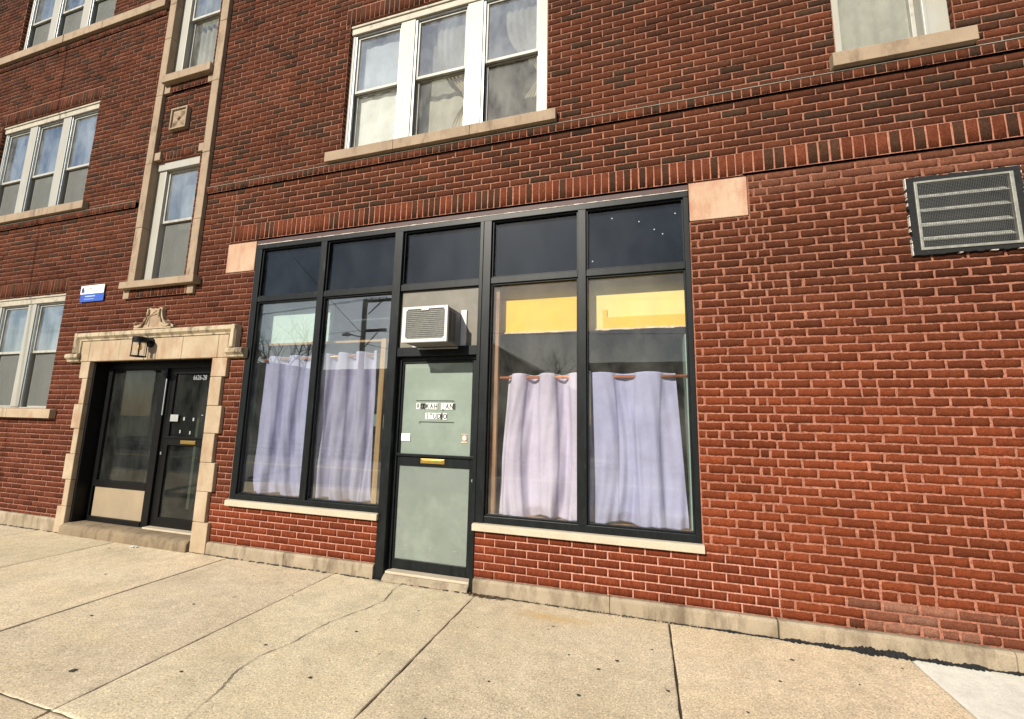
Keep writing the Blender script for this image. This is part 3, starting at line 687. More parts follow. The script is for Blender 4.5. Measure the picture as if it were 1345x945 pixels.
# lettering: black letters on small white tiles between two drawn rules
yl = dY+.0066
def tiles(s, xs, z, h, w, darkset=()):
    for i, ch in enumerate(s):
        if ch == ' ': continue
        if i not in darkset:
            B().box(xs[i], xs[i]+w*.96, yl-.001, yl, z-h*.12+random.uniform(-.002, .002), z+h).build('letter_tile', 'paper', sd)
        text('letter', ch, h*1.25, xs[i]+w*(.5 if i not in darkset else .28), yl-.0022, z+h*.02, 'ink', sd, .003 if i in darkset else .0017, .72 if ch != 'I' else 1.1, 'CENTER')
zt = 1.622
xs = [-2.192, -2.140, -2.114, -2.088, -2.044, -2.000, 0, -1.918, -1.872, -1.827, -1.792]
tiles('ROOKAH JANE', xs, zt, .056, .044, (1, 2, 10))
xs = [-2.085, -2.045, -2.003, -1.958, -1.925, -1.893]
tiles('STUDIO', xs, 1.524, .056, .042, (4,))
rl = B(); rl.box(-2.20, -1.785, yl-.001, yl, 1.700, 1.705).box(-1.787, -1.783, yl-.001, yl, 1.690, 1.705).box(-2.150, -1.775, yl-.001, yl, 1.489, 1.494).box(-2.152, -2.147, yl-.001, yl, 1.474, 1.494)
rl.build('drawn_rule', 'ink', sd)
n_ = B().box(-2.345, -2.245, yl-.002, yl, 1.297, 1.372).build('white_sticker', 'paper', sd, .001)
n2 = B().box(-2.33, -2.325, yl-.003, yl-.002, 1.332, 1.342).box(-2.315, -2.30, yl-.003, yl-.002, 1.33, 1.334).box(-2.295, -2.28, yl-.003, yl-.002, 1.33, 1.335).box(-2.272, -2.25, yl-.003, yl-.002, 1.334, 1.339).box(-2.27, -2.262, yl-.003, yl-.002, 1.328, 1.334)
n2.build('sticker_print', 'inkgrey', sd)
s3 = B(); s3.tube([(-1.655, yl, 1.345), (-1.655, yl-.001, 1.345)], .026, 16); s3.box(-1.69, -1.62, yl-.001, yl, 1.377, 1.383).box(-1.688, -1.625, yl-.001, yl, 1.300, 1.310)
s3.build('round_decal', 'trim', sd); B().box(-1.662, -1.648, yl-.002, yl-.001, 1.325, 1.36).tube([(-1.655, yl-.001, 1.362), (-1.655, yl-.002, 1.362)], .007, 10).build('decal_figure', 'paper', sd)
for q in ((-2.25, -2.215, .302, .307), (-1.73, -1.69, .295, .302), (-1.98, -1.955, .30, .305)): B().box(q[0], q[1], yl-.001, yl, q[2], q[3]).build('tape', 'dullpaper', sd)

# ------------------------------------------------------------------ things on and behind the wall
# window air conditioner
ac = tag(empty('air_conditioner', (-1.94, -.15, 2.22)), 'white window air conditioner sticking out above the sage green shop door', 'air conditioner')
ax0, ax1, az0, az1, ay = -2.178, -1.705, 2.226, 2.57, -.30
b = B(); b.box(ax0+.008, ax1-.008, ay+.012, .034, az0+.006, az1-.006); b.build('casing', 'acside', ac, .004)
b = B(); b.box(ax0, ax0+.042, ay, ay+.03, az0, az1).box(ax1-.03, ax1, ay, ay+.03, az0, az1).box(ax0+.042, ax1-.03, ay, ay+.03, az1-.026, az1).box(ax0+.042, ax1-.03, ay, ay+.03, az0, az0+.034)
for sx, sz, x, z in ((1, -1, ax0+.042, az1-.026), (-1, -1, ax1-.03, az1-.026), (1, 1, ax0+.042, az0+.034), (-1, 1, ax1-.03, az0+.034)):
    b.prism([(x-.002*sx, z-.002*sz), (x+.02*sx, z), (x, z+.02*sz)], ay+.001, ay+.02)
b.box(-1.98, -1.90, ay-.002, ay+.02, az1-.042, az1-.02)
b.build('face_frame', 'plastic', ac, .004)
b = B(); b.box(ax0+.04, ax1-.028, ay+.018, ay+.03, az0+.03, az1-.024)
for i in range(15):
    z = az0+.037+i*.0187; b.box(ax0+.042, ax1-.03, ay+.006, ay+.018, z, z+.0095)
b.build('condenser_grille', 'fins', ac)
b = B()
for c in range(2):
    for r in range(14):
        y0 = ay+.05+c*.085; z = az0+.03+r*.020; b.prism([], 0, 0) if False else b.box(ax1-.0085, ax1-.0065, y0, y0+.06, z, z+.009)
b.build('side_vent', 'hole', ac)
B().box(ax0+.02, ax1-.02, -.015, .036, az0-.016, az0-.001).build('mounting_rail', 'alu', ac, .002)
B().box(-1.712, -1.652, .018, .037, 2.225, 2.60).box(-2.24, -2.19, .018, .037, 2.235, 2.59).build('side_filler', 'plastic', ac, .002)

# lantern
ln = tag(empty('wall_lantern', (-5.93, -.04, 2.40)), 'small black round lantern with clear glass and amber bulb over the street entrance', 'lantern')
lx, ly = -5.925, -.165
B().tube([(lx, ly, 2.385), (lx, ly, 2.443)], .078, 24).tube([(lx, ly, 2.443), (lx, ly, 2.45)], [.078, .06], 24).build('cap', 'black_deep', ln, .002)
B().tube([(lx, ly, 2.215), (lx, ly, 2.385)], .058, 24, cap=False).build('glass_cylinder', 'lampglass', ln, 0, True)
B().tube([(lx, ly, 2.203), (lx, ly, 2.215)], .08, 24).build('base_ring', 'black_deep', ln, .001)
b = B()
for q in range(4):
    a = math.pi/4+q*math.pi/2+.2; x, y = lx+.07*math.cos(a), ly+.07*math.sin(a); b.tube([(x, y, 2.214), (x, y, 2.386)], .0055, 6)
b.build('post', 'black_deep', ln)
B().tube([(lx, ly, 2.38), (lx, ly, 2.345), (lx, ly, 2.30), (lx, ly, 2.28)], [.012, .02, .026, .008], 14).build('bulb', 'amber', ln, 0, True)
B().tube([(-5.915, -.042, 2.40), (-5.915, -.065, 2.40)], .06, 24).tube([(-5.915, -.06, 2.405), (lx, ly+.06, 2.415)], .018, 10).build('wall_mount', 'black_deep', ln, .002)

# property sign
sg = tag(empty('property_sign', (-7.26, -.02, 3.03)), 'small white and blue property sign on the brick above the entrance corner', 'sign')
B().box(-7.502, -7.022, -.02, -.012, 3.142, 3.263).build('white_plate', 'paper', sg, .001); B().box(-7.492, -7.012, -.019, -.012, 3.03, 3.140).build('blue_plate', 'blue', sg, .001)
b = B(); b.prism([(-7.478, 3.162), (-7.418, 3.162), (-7.418, 3.195), (-7.432, 3.205), (-7.432, 3.23), (-7.466, 3.238), (-7.478, 3.215)], -.022, -.0205); b.build('building_logo', 'navy', sg)
b = B()
for x, w in ((-7.40, .02), (-7.35, .012), (-7.325, .02), (-7.298, .02)): b.box(x, x+w, -.0215, -.0205, 3.205, 3.228)
for i in range(17): b.box(-7.40+i*.0195, -7.40+i*.0195+.014, -.0215, -.0205, 3.178, 3.190)
b.build('grey_print', 'inkgrey', sg)
b = B()
for i in range(10): b.box(-7.39+i*.021, -7.39+i*.021+.015, -.0205, -.0195, 3.098, 3.116)
for i in range(13): b.box(-7.40+i*.0155, -7.40+i*.0155+.011, -.0205, -.0195, 3.062, 3.071)
b.build('pale_print', 'signtext', sg)

# louvred vent
vt = tag(empty('wall_vent', (2.3, 0, 2.80)), 'rectangular louvred vent with wire mesh and tarred black border in the brick wall', 'vent')
b = B()
def wob(a0, a1, n): return [a0+(a1-a0)*i/n for i in range(n+1)]
for (x0, x1, z0, z1) in ((1.958, 2.002, 2.80, 3.415), (2.588, 2.634, 2.80, 3.415), (2.002, 2.588, 3.378, 3.415), (2.002, 2.588, 2.80, 2.832)):
    if x1-x0 < .1:
        zs = wob(z0, z1, 22); o_ = x0 < 2.2
        for a, c in zip(zs, zs[1:]):
            e = random.uniform(-.006, .006); b.box(x0+(e if o_ else 0), x1+(0 if o_ else e), -.022, .006, a, c)
    else:
        xs = wob(x0, x1, 16); top = z0 > 3
        for a, c in zip(xs, xs[1:]):
            e = random.uniform(-.004, .004); b.box(a, c, -.022, .006, z0+(0 if top else e), z1+(e if top else 0))
for sd_ in range(4):
    t = 0
    while t < 1:
        L_ = random.uniform(.01, .05); q = random.uniform(.0008, .0035) if random.random() < (.75, .5, .4, .15)[sd_] else 0
        if q:
            if sd_ < 2:
                z = 2.8+.615*t; x = (1.956, 2.636)[sd_]; b.m and b.box(x-q, x+q, -.021, .004, z, min(3.415, z+.615*L_), 1)
            else:
                x = 1.96+.67*t; z = (3.417, 2.799)[sd_-2]; b.box(x, min(2.63, x+.67*L_), -.021, .004, z-q, z+q, 1)
        t += L_
b.build('tarred_border', ['tar', 'caulk'], vt, .001)
b = B(); x0, x1, z0, z1 = 2.003, 2.587, 2.833, 3.377
b.box(x0, x0+.018, -.03, .0, z0, z1).box(x1-.022, x1, -.03, .0, z0, z1).box(x0+.018, x1-.022, -.03, .0, z1-.016, z1).box(x0+.018, x1-.022, -.03, .0, z0, z0+.02)
b.build('metal_frame', 'ventframe', vt, .002)
b = B()
for z in (3.268, 3.157, 3.042, 2.932):
    b.xprism([(-.012, z-.017), (-.008, z-.021), (.036, z+.021), (.032, z+.025)], x0+.018, x1-.022)
b.build('louvre', 'louvre', vt)
b = B()
x = x0+.022
while x < x1-.022: b.box(x, x+.0020, -.0225, -.021, z0+.02, z1-.016); x += .0098
z = z0+.025
while z < z1-.018: b.box(x0+.018, x1-.022, -.0208, -.0193, z, z+.0018); z += .0110
b.build('wire_mesh', 'wire', vt)
B().box(2.0, 2.6, .12, .13, 2.83, 3.38).box(2.0, 2.004, .0, .12, 2.83, 3.38).box(2.596, 2.6, .0, .12, 2.83, 3.38).box(2.004, 2.596, 0, .12, 3.376, 3.38).box(2.004, 2.596, 0, .12, 2.83, 2.834).build('duct', 'hole', vt)

# curtains
def curtain(label, x0t, x1t, x0b, x1b, zt, zb, y, waves, ph, mat, seed, group, tilt=0, puddle=.05, sag=0., amp0=.038):
    r = np.random.default_rng(seed); nx, nz = 150, 80; b = B()
    p2 = r.uniform(0, 6, 4)
    for j in range(nz+1):
        t = j/nz
        for i in range(nx+1):
            u = i/nx; amp = amp0*(1-.3*t)
            uu = u+.02*math.sin(3*t+p2[0]+5*u)*t
            sv = math.sin(2*math.pi*waves*uu+ph+.9*t*math.sin(p2[1]+4*u)); sv = math.copysign(abs(sv)**.62, sv)
            yy = y+amp*sv+.0045*math.sin(61*u+5*math.sin(3*t+p2[2]))*(.4+t)+(.009*math.sin(9*u+7*t+p2[0])*math.sin(6*t+5*u) if t > .55 else 0)*min(1, (t-.55)*4)+.012*t*math.sin(11*uu*math.pi+p2[2]+2*t)+.006*math.sin(23*u+9*t+p2[3])*t
            pinch = .018*math.sin(2*math.pi*waves*uu*1.+ph+1.57)*(1-t)
            x = (x0t+(x1t-x0t)*u)*(1-t)+(x0b+(x1b-x0b)*u)*t+pinch*.5
            x += .03*math.sin(math.pi*t)*math.sin(2*math.pi*u)*(1 if seed % 2 else -1)
            top = zt+tilt*(x-x0t)+.006*math.sin(2*math.pi*waves*uu+ph+math.pi)
            bot = zb+.012*math.sin(7*u+p2[1])+sag*(abs(2*u-1)**3)
            z = top+(bot-top)*t
            if t > .93:
                k_ = (t-.93)/.07; yy += -.02*k_*math.sin(9*u+p2[3])+puddle*k_*.3; z += .012*k_*math.sin(15*u+p2[2])
            b.v.append((x, min(max(yy, .066), y+.11), z))
    for j in range(nz):
        for i in range(nx):
            a = j*(nx+1)+i; b.f.append((a, a+1, a+nx+2, a+nx+1)); b.m.append(0)
    o = b.build('curtain', mat, None, 0, True); so = o.modifiers.new('t', 'SOLIDIFY'); so.thickness = .0015
    return tag(o, label, 'curtain', group)
G_ = 'lilac curtains in the shop windows'
curtain('pale lilac curtain in the far left shop pane, hung under the mint bulkhead', -4.27, -3.50, -4.28, -3.49, 2.198, .655, .135, 2.6, 1.2, 'lilac_c', 1, G_, .018)
curtain('lilac curtain in the shop pane just left of the door, beside a pine post', -3.43, -2.70, -3.40, -2.68, 2.215, .655, .135, 3.2, 3.4, 'lilac', 2, G_, .018, amp0=.05)
curtain('dusty pinkish lilac curtain with wide deep folds, right of the shop door', -1.25, -.54, -1.335, -.52, 1.962, .655, .142, 2.6, 1.9, 'lilac', 4, G_, amp0=.062)
curtain('bluish lilac curtain with a small tear, rightmost shop pane under the cream board', -.50, .28, -.49, .345, 1.965, .655, .135, 1.9, 2.6, 'lilac_b', 5, G_, 0, .05, .02)
for lab, x0, x1, z0, z1 in (('copper curtain rod across the left shop window', -4.32, -2.66, 2.166, 2.196), ('copper curtain rod across the right shop window under the yellow boards', -1.36, .37, 1.931, 1.931)):
    o = B().tube([(x0, .135, z0), (x1, .135, z1)], .0135, 14).build('curtain_rod', 'copper', None, 0, True); tag(o, lab, 'curtain rod', 'copper rods in the shop windows')

# shades, lace and drapes behind the upper windows
def sheet(name, x0, x1, z0, z1, y, mat, lab, cat, group, waves=6, amp=.012):
    b = B(); nx = 40; nz = 3
    for j in range(nz+1):
        for i in range(nx+1):
            u = i/nx; b.v.append((x0+(x1-x0)*u, y+amp*math.sin(waves*2*math.pi*u+j*.3), z1+(z0-z1)*j/nz))
    for j in range(nz):
        for i in range(nx): a = j*(nx+1)+i; b.f.append((a, a+1, a+nx+2, a+nx+1)); b.m.append(0)
    return tag(b.build(name, mat, None, 0, True), lab, cat, group)
ordn = ('left', 'middle', 'right')
for key, desc in (('ml', 'middle floor window, far left'), ('ll', 'ground floor window beside the entrance'), ('tl', 'top floor window, far left')):
    w, us, z0, t = winrec[key]
    for (a, c), o_ in zip(us, ordn): sheet('window_shade', a-.02, c+.02, z0+.02, t, .22+.01*ordn.index(o_), 'shade', f'grey shade behind the {o_} sash of the {desc}', 'window shade', 'grey shades in the left windows', 3, .004)
w, us, z0, t = winrec['tc']
for (a, c), o_ in zip(us, ordn): sheet('window_shade', a-.02, c+.02, z0+.02, t, .22, 'shade', f'grey shade behind the {o_} sash of the top floor window over the shopfront', 'window shade', 'grey shades in the top middle window', 3, .004)
sheet('window_shade', -6.25, -5.5, 3.26, 4.9, .24, 'shade', 'grey shade behind the stair window over the entrance hood', 'window shade', None, 3, .004)
sheet('lace_curtain', -6.25, -5.5, 6.26, 8.0, .22, 'lace', 'grey lace curtain in the upper stair window between the limestone pilasters', 'curtain', None, 7, .02)
sheet('lace_curtain', 1.60, 2.26, 4.5, 6.2, .18, 'lace', 'wrinkled grey lace curtain in the window above the wall vent', 'curtain', None, 5, .008)
us = winrec['cw'][1]; z0 = winrec['cw'][2]; t = winrec['cw'][3]
sheet('sheer_curtain', us[0][0]-.14, us[0][1]+.03, z0+.02, t+.05, .172, 'sheer', 'white sheer filling the left sash of the window above the shopfront', 'curtain', None, 4, .004)
sheet('lace_curtain', us[1][0]-.15, us[1][1]-.02, z0-.05, t+.05, .30, 'lace', 'greyish lace behind the tied drape in the middle sash above the shopfront', 'curtain', None, 5, .006)
def tieback(x0, x1, zt, ztie, zb, y, lab, seed):
    b = B(); nx, nz = 60, 30
    for j in range(nz+1):
        t_ = j/nz; z = zt+(zb-zt)*t_
        k_ = 1-math.exp(-((z-ztie)/.34)**2)*.83 if z > ztie else 1-math.exp(-((z-ztie)/.2)**2)*.83
        for i in range(nx+1):
            u = i/nx; xx = x1-(x1-x0)*k_*(1-u)*(1 if z > ztie else .55)
            b.v.append((xx, y+.010*math.sin(u*2*math.pi*5+seed+2*math.sin(3*u))*(1.2-.6*k_)+.004*math.sin(u*41), z))
    for j in range(nz):
        for i in range(nx): a = j*(nx+1)+i; b.f.append((a, a+1, a+nx+2, a+nx+1)); b.m.append(0)
    return tag(b.build('tied_drape', 'drape', None, 0, True), lab, 'curtain', 'tied cream drapes above the shopfront')
tieback(us[1][0]+.22, us[1][1], t+.05, 5.10, 4.6, .185, 'cream drape tied back in the middle sash of the window above the shopfront', 1)
tieback(us[2][0]+.22, us[2][1]+.02, t+.05, 5.22, 4.95, .185, 'cream drape tied back in the right sash of the window above the shopfront', 2)

# ------------------------------------------------------------------ the pavement
def slabs(xs, ys, name, mat, tone, gap=.007):
    V, F, Cc = [], [], []; o = 0; n = 26
    for (xa, xb) in zip(xs, xs[1:]):
        for (y0, y1) in zip(ys, ys[1:]):
            c = np.array((1, 1, 1.))*random.uniform(*tone)*np.array((random.uniform(.99, 1.03), 1, random.uniform(.95, 1.02)))
            u = np.concatenate([[0, .006], np.linspace(.04, .96, n-3), [.994, 1]]); U, Wv = np.meshgrid(u, u); g = gap
            X = xa+g+(xb-xa-2*g)*U; Yv = y0+g+(y1-y0-2*g)*Wv
            e = np.minimum(np.minimum(U, 1-U)*abs(xb-xa), np.minimum(Wv, 1-Wv)*abs(y1-y0))
            rx, ry, rz = random.uniform(0, 6), random.uniform(0, 6), random.uniform(-.0025, .0025)
            edge = e < 1e-6
            X = X+edge*rng.normal(0, .0022, X.shape); Yv = Yv+edge*rng.normal(0, .0022, X.shape)
            Z = rz+.0012*np.sin(3*X+rx)*np.cos(2.6*Yv+ry)-edge*.0015
            V.append(np.stack([X, Yv, Z], -1).reshape(-1, 3))
            idx = np.arange((n+1)**2).reshape(n+1, n+1)
            f = np.stack([idx[:-1, :-1], idx[:-1, 1:], idx[1:, 1:], idx[1:, :-1]], -1).reshape(-1, 4)
            # skirts down into the joint
            ring = np.concatenate([idx[0, :], idx[1:, -1], idx[-1, -2::-1], idx[-2:0:-1, 0]]); vb = V[-1][ring].copy(); vb[:, 2] -= .02
            V.append(vb); m_ = len(ring); k0 = (n+1)**2
            sk = np.array([(ring[(i+1) % m_], ring[i], k0+i, k0+(i+1) % m_) for i in range(m_)])
            ff = np.concatenate([f, sk])+o; F.append(ff); Cc.append(np.repeat(c[None], len(ff), 0)); o += k0+m_
    me, mi = npmesh(name, [(np.concatenate(V), np.concatenate(F), np.concatenate(Cc), 0)])
    return tag(link(name, me, mat), None, None, None, 'structure')
xs = [-16.2, -14.75, -13.3, -11.85, -10.4, -8.95, -7.5, -6.02, -4.30, -2.93, -1.44, .155, 1.665]
slabs(xs, [-.035, -2.145], 'sidewalk', 'conc', (.88, 1.08)); slabs([x+.0 for x in xs], [-2.165, -4.3], 'sidewalk', 'conc', (.9, 1.03))
slabs([1.665, 3.2, 4.7, 6.2, 7.7], [-.045, -2.15, -4.3], 'sidewalk', 'conc_new', (.97, 1.03))
B().box(-18, 9, -4.36, .05, -.06, -.012).build('sidewalk_bed', 'soil')['kind'] = 'structure'
# crack across the slab by the door
cr = B(); cp = [(-2.173, -.035), (-2.172, -.193), (-2.117, -.423), (-2.159, -.599), (-2.215, -.738), (-2.271, -.896), (-2.30, -1.10), (-2.298, -1.209), (-2.37, -1.435), (-2.357, -1.607), (-2.293, -1.741), (-2.265, -1.837), (-2.231, -1.983), (-2.22, -2.14)]
fine = []
for (a, b_), (c, d_) in zip(cp, cp[1:]):
    for i in range(8): t = i/8; fine.append((a+(c-a)*t+random.uniform(-.006, .006), b_+(d_-b_)*t))
fine.append(cp[-1])
for (a, b_), (c, d_) in zip(fine, fine[1:]):
    wq = .0022+.0012*math.sin(a*37+b_*23); w = wq; cr.quad((a-w, b_, .0045), (c-w, d_, .0045), (c+w, d_, .0045), (a+w, b_, .0045))
for (a, b_), (c, d_) in (((-2.173, -.05), (-2.0, -.075)), ((-2.0, -.075), (-1.78, -.05)), ((-2.17, -.06), (-2.4, -.07)), ((-2.4, -.07), (-2.62, -.045))):
    cr.quad((a, b_-.002, .0045), (c, d_-.002, .0045), (c, d_+.002, .0045), (a, b_+.002, .0045))
cr.build('pavement_crack', 'soil')['kind'] = 'structure'
# tarred seam along the wall to the right
ta = B(); n = 620; x0 = .30
for i in range(n+1):
    x = x0+(XR-x0)*i/n; k_ = min(1, (x-x0)/.9)*(.62+.25*math.sin(5.3*x)+.2*math.sin(13*x+1)+.2*math.sin(31*x+2)); w = (.012+.026*k_)*(1+random.uniform(-.4, .4)); h = (.003+.012*k_)*(1+random.uniform(-.3, .4))
    ta.v += [(x, -.034-w, .0035), (x, -.034-w*.6, h*.6+random.uniform(0, .008)), (x, -.036, h+.012*k_+random.uniform(0, .016)*k_), (x, -.02, h+.012*k_)]
for i in range(n):
    for q in range(3): a = i*4+q; ta.f.append((a, a+4, a+5, a+1)); ta.m.append(0)
ta.build('tar_seam', 'tar')['kind'] = 'structure'
ta = B(); x = XL
while x < .35:
    w = random.uniform(.01, .05)
    if not (-7.06 < x < -4.86) and random.random() < .8: ta.box(x, x+w, -.034-random.uniform(.004, .02), -.025, -.004, random.uniform(.002, .008))
    x += w
ta.build('joint_dirt', 'soil')['kind'] = 'structure'
# litter in the corners
def litter(name, n, fx, mat, lab, s0, s1):
    b = B()
    for i in range(n):
        x, y = fx(); s = random.uniform(s0, s1); a = random.uniform(0, 6.28); dx, dy = s*math.cos(a), s*math.sin(a); z = .004+random.uniform(0, .012)
        b.quad((x-dx, y-dy, z), (x+dy*.5, y-dx*.5, z+random.uniform(0, s*.5)), (x+dx, y+dy, z+random.uniform(0, s*.6)), (x-dy*.5, y+dx*.5, z+random.uniform(0, s*.3)))
    return tag(b.build(name, mat), lab, 'litter', None, 'stuff')
litter('leaf_litter', 260, lambda: (-1.33+random.gauss(0, .09), -.05-abs(random.gauss(0, .022))), 'leaf', 'dark dry leaf litter piled at the foot of the stone base right of the shop door', .005, .016)
litter('wall_debris', 260, lambda: (random.uniform(-.9, .42), -.04-abs(random.gauss(0, .012))), 'leaf', 'brown debris along the foot of the wall under the right window', .003, .009)
litter('paint_chips', 90, lambda: (random.uniform(-.8, .42), -.045-abs(random.gauss(0, .016))), 'grit', 'pale chips scattered along the foot of the wall under the right window', .003, .008)
def gum(x, y, r):
    b = B(); n = 14; b.v.append((x, y, .0062)); a0 = random.uniform(0, 6)
    for i in range(n):
        a = a0+2*math.pi*i/n; rr = r*random.uniform(.75, 1.1)*(1+.4*math.cos(a-a0)); b.v.append((x+rr*math.cos(a), y+rr*math.sin(a), .003))
    for i in range(n): b.f.append((0, 1+i, 1+(i+1) % n)); b.m.append(0)
    return b
gs = [(-.30, -.86, .014), (-.19, -.72, .014), (.10, -.95, .012), (.02, -.5, .010), (-.9, -1.2, .009), (-3.25, -1.9, .018), (-2.66, -1.7, .010), (-2.0, -.95, .012), (.9, -.33, .013), (.75, -.62, .011), (-.5, -.75, .009), (-1.75, -.5, .008), (1.55, -.2, .008), (-1.9, -1.5, .013), (-3.5, -1.0, .010), (-.38, -1.15, .012), (-1.2, -.6, .007), (-.7, -.45, .006), (.5, -1.0, .009), (1.2, -.5, .008), (-2.45, -1.3, .010), (-4.0, -1.4, .011), (-4.9, -.8, .010), (-5.3, -1.5, .012), (-1.1, -1.6, .008), (-2.9, -.6, .007), (-3.6, -.35, .007)]
labs = ['small dark gum spot trodden into the sunlit pavement slabs'] 
for x, y, r in gs: tag(gum(x, y, r).build('gum_spot', 'gum'), labs[0], 'gum spot', 'gum spots on the pavement')
b = B()
for i in range(7): x, y = -5.62+random.uniform(-.05, .05), -.13+random.uniform(-.02, .02); b.quad((x, y, .004), (x+.04, y-.012, .008), (x+.045, y+.01, .016), (x+.01, y+.02, .006))
tag(b.build('paper_scrap', 'paper'), 'torn white scrap of paper lying in front of the entrance step', 'paper')

# ------------------------------------------------------------------ the street behind the camera (seen in the glass)
k = tag(B().box(-60, 60, -4.52, -4.36, -.2, .0).build('kerb', 'kerb', None, .01), None, None, None, 'structure')
B().quad((-400, -12.2, -.13), (400, -12.2, -.13), (400, -4.5, -.13), (-400, -4.5, -.13)).build('road', 'asphalt')['kind'] = 'structure'
for i, y in enumerate((-8.25, -8.45)): B().quad((-60, y-.05, -.126), (60, y-.05, -.126), (60, y+.05, -.126), (-60, y+.05, -.126)).build('road_marking', 'line')['kind'] = 'structure'
B().box(-60, 60, -12.36, -12.2, -.2, .0).build('kerb', 'kerb', None, .01)['kind'] = 'structure'
B().box(-60, 60, -15.2, -13.4, -.2, .004).build('far_sidewalk', 'kerb')['kind'] = 'structure'
B().quad((-400, -400, -.03), (400, -400, -.03), (400, -12.36, -.03), (-400, -12.36, -.03)).quad((-400, 10.2, -.2), (400, 10.2, -.2), (400, 400, -.2), (-400, 400, -.2)).quad((9, -4.36, -.15), (400, -4.36, -.15), (400, 10.2, -.15), (9, 10.2, -.15)).quad((-400, -4.36, -.15), (-18, -4.36, -.15), (-18, 10.2, -.15), (-400, 10.2, -.15)).build('ground', 'grass')['kind'] = 'structure'
up = tag(empty('utility_pole', (-12.55, -13, 0)), 'wooden utility pole with crossarm and street light across the road', 'utility pole')
px, py = -12.55, -13
B().tube([(px, py, -.1), (px-.02, py, 7.15)], [.16, .11], 12).build('pole', 'pole', up, 0, True)
B().box(px-.05, px+1.28, py-.16, py-.05, 7.02, 7.14).build('crossarm', 'pole', up); B().box(px-.15, px+1.15, py-.16, py-.05, 5.58, 5.70).build('crossarm', 'pole', up)
B().tube([(px+.1, py-.1, 6.45), (px+.85, py-.1, 7.05)], .025, 6).tube([(px+.05, py-.1, 4.85), (px+.75, py-.1, 5.6)], .025, 6).build('brace', 'pole', up)
lb_ = B(); lb_.tube([(px, py, 5.3), (px-.55, py+.2, 5.42)], .03, 8).build('lamp_arm', 'alu', up)
B().tube([(px-.5, py+.2, 5.42), (px-.7, py+.25, 5.42), (px-.95, py+.3, 5.40)], [.04, .10, .05], 10).build('lamp_head', 'alu', up, 0, True)
for i in range(3): B().tube([(px+.25+.4*i, py-.1, 7.14), (px+.25+.4*i, py-.1, 7.24)], [.03, .02], 8).build('insulator', 'alu', up)
def cable(a, b_, sag, r=.012):
    P = [(a[0]+(b_[0]-a[0])*t, a[1]+(b_[1]-a[1])*t, a[2]+(b_[2]-a[2])*t-sag*4*t*(1-t)) for t in np.linspace(0, 1, 24)]
    return B().tube(P, r, 6).build('overhead_cable', 'cable')
for i, (a, b_, s) in enumerate((((px+.25, py-.1, 7.24), (-50, py-.1, 7.3), .8), ((px+.25, py-.1, 7.24), (40, py-.1, 7.3), 1.2), ((px+1.05, py-.1, 7.24), (-50, py+.4, 7.5), .9), ((px, py, 5.65), (-50, py, 5.7), .6), ((px, py, 5.6), (40, py, 5.7), .9), ((px, py, 5.4), (-9, -.02, 8.8), .3), ((px, py, 5.0), (-2, -16.9, 3.9), .25))):
    tag(cable(a, b_, s), ('black overhead cable strung from the utility pole along the street', 'black service cable running from the utility pole to a house')[i > 4], 'cable', 'overhead cables on the utility pole')
def house(x0, x1, y0, y1, h, rh, mat, lab, gable=True):
    e = tag(empty('house', ((x0+x1)/2, y1, 0)), lab, 'house', 'buildings across the road')
    B().box(x0, x1, y0, y1, -.1, h).build('walls', mat, e)
    if gable:
        b = B(); xm = (x0+x1)/2; i = 0
        b.prism([(x0-.3, h), (x1+.3, h), (xm, h+rh)], y0-.2, y1+.3); b.build('roof', 'roof', e)
    else: B().box(x0-.1, x1+.1, y0-.1, y1+.1, h, h+rh).build('roof', 'roof', e)
    n = max(2, int((x1-x0)/2.2))
    for q in range(n):
        xc = x0+(x1-x0)*(q+.5)/n
        if q == n//2: d_ = B().box(xc-.5, xc+.5, y1, y1+.05, 0, 2.1).build('door', 'woodd', e)
        else:
            f_ = B().box(xc-.55, xc+.55, y1, y1+.05, 1.0, 2.2).build('window', 'white', e); B().box(xc-.48, xc+.48, y1+.05, y1+.06, 1.06, 2.14).build('pane', 'glass_entry', f_)
house(-34, -23, -30, -18, 4.6, .4, 'siding2', 'low flat roofed brown brick building across the road, far left', False)
house(-22.5, -11.6, -30, -18, 4.1, .35, 'siding', 'grey flat roofed building across the road behind the utility pole', False)
house(-11.2, -4.2, -28, -17, 3.4, 2.3, 'siding2', 'brown gabled house across the road, facing the shop')
house(-2.5, 12, -30, -18, 4.2, .35, 'siding', 'long low grey building across the road, behind the right hand trees', False)
house(15, 30, -30, -18, 4.2, .4, 'siding2', 'flat roofed brown building across the road, far right', False)
def tree(x, y, h, lab, seed):
    rr = random.Random(seed); e = tag(empty('bare_tree', (x, y, 0)), lab, 'tree', 'bare trees across the road')
    tr_, cw_ = B(), B()
    def br(p, d, L, r, lev, dst):
        P = [p]; q = p; dd = d
        for i in range(3):
            dd = tuple(a+rr.uniform(-.18, .18) for a in dd); l = math.sqrt(sum(a*a for a in dd)); dd = tuple(a/l for a in dd)
            q = tuple(a+b_*L/3 for a, b_ in zip(q, dd)); P.append(q)
        dst.tube(P, [r, r*.85, r*.7, r*.5], 5 if lev else 8, cap=False)
        if lev < 5:
            for i in range(3 if lev < 4 else 2):
                nd = (dd[0]+rr.uniform(-.9, .9), dd[1]+rr.uniform(-.9, .9), dd[2]+rr.uniform(-.1, .5)); l = math.sqrt(sum(a*a for a in nd))
                br(P[rr.choice((2, 3, 3))], tuple(a/l for a in nd), L*rr.uniform(.6, .8), r*.55, lev+1, cw_)
    br((x, y, -.1), (0, 0, 1), h*.38, h*.025, 0, tr_)
    tr_.build('trunk', 'bark', e, 0, True); cw_.build('crown', 'bark', e)
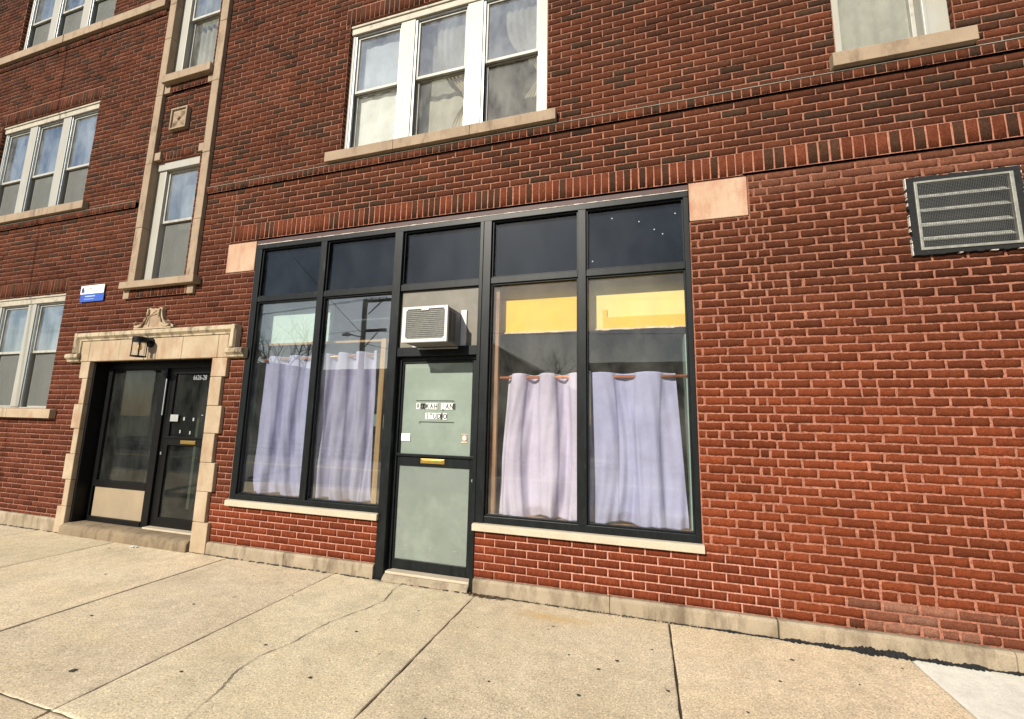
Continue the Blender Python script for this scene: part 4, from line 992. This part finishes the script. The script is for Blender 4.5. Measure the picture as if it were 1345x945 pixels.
tree(-3.2, -16, 4.9, 'bare street tree across the road, opposite the right shop window', 3)
tree(-19.5, -15.8, 7., 'bare street tree across the road, left of the utility pole', 5)
tree(-27, -16.2, 9., 'tallest bare tree across the road, far to the left', 8)
tree(6.5, -16, 7., 'bare street tree across the road, well to the right', 11)

# ------------------------------------------------------------------ light
sund = (.32, 1., -.64)
az = math.atan2(-sund[0], -sund[1])        # direction towards the sun
el = math.atan2(.64, math.hypot(.32, 1))
w = bpy.data.worlds.new('World'); S.world = w; w.use_nodes = True; nt = w.node_tree; bg = nt.nodes['Background']
sky = nt.nodes.new('ShaderNodeTexSky'); sky.sky_type = 'NISHITA'; sky.sun_disc = False; sky.sun_elevation = el
sky.sun_rotation = math.atan2(-sund[0], -sund[1]) % (2*math.pi)
tc = nt.nodes.new('ShaderNodeTexCoord'); mp = nt.nodes.new('ShaderNodeMapping'); mp.inputs['Scale'].default_value = (1.6, 1.6, 4.5); nt.links.new(tc.outputs['Generated'], mp.inputs['Vector'])
nz_ = noise(nt, mp.outputs[0], 1.8, 8, .62); cm = ramp(nt, nz_, [(.53, 0.), (.78, .6)])
br_ = mixc(nt, sky.outputs[0], (5.4, 5.6, 5.9), cm); nt.links.new(br_, bg.inputs['Color']); bg.inputs['Strength'].default_value = .085
sl = bpy.data.lights.new('sun', 'SUN'); sl.energy = 5.; sl.angle = R(.5); sl.color = (1, .935, .82)
so = bpy.data.objects.new('sun', sl); C.objects.link(so)
from mathutils import Vector, Matrix, Euler
so.rotation_euler = Vector(sund).to_track_quat('-Z', 'Y').to_euler(); so.location = (-3, -9, 8)

# ------------------------------------------------------------------ camera
yaw, pitch, roll = R(17.08), R(8.27), R(-1.22)
Rz = Matrix.Rotation(yaw, 3, 'Z'); Rx = Matrix.Rotation(pitch, 3, 'X'); Ry = Matrix.Rotation(roll, 3, 'Y')
base_ = Matrix(((1, 0, 0), (0, 0, -1), (0, 1, 0)))     # camera looks along +Y, up is +Z
rot = Rz @ Rx @ Ry @ base_
cam = bpy.data.cameras.new('camera'); co = bpy.data.objects.new('camera', cam); C.objects.link(co)
co.matrix_world = Matrix.Translation((0, -3.80, 1.51)) @ rot.to_4x4()
cam.sensor_fit = 'HORIZONTAL'; cam.sensor_width = 36; cam.lens = 36*562.3/1345; cam.clip_end = 2000; cam.clip_start = .05
S.camera = co
S.view_settings.view_transform = 'Standard'; S.view_settings.look = 'None'; S.view_settings.gamma = 1; S.view_settings.exposure = .38
S.cycles.max_bounces = 8; S.cycles.transparent_max_bounces = 16; S.cycles.caustics_reflective = False; S.cycles.caustics_refractive = False
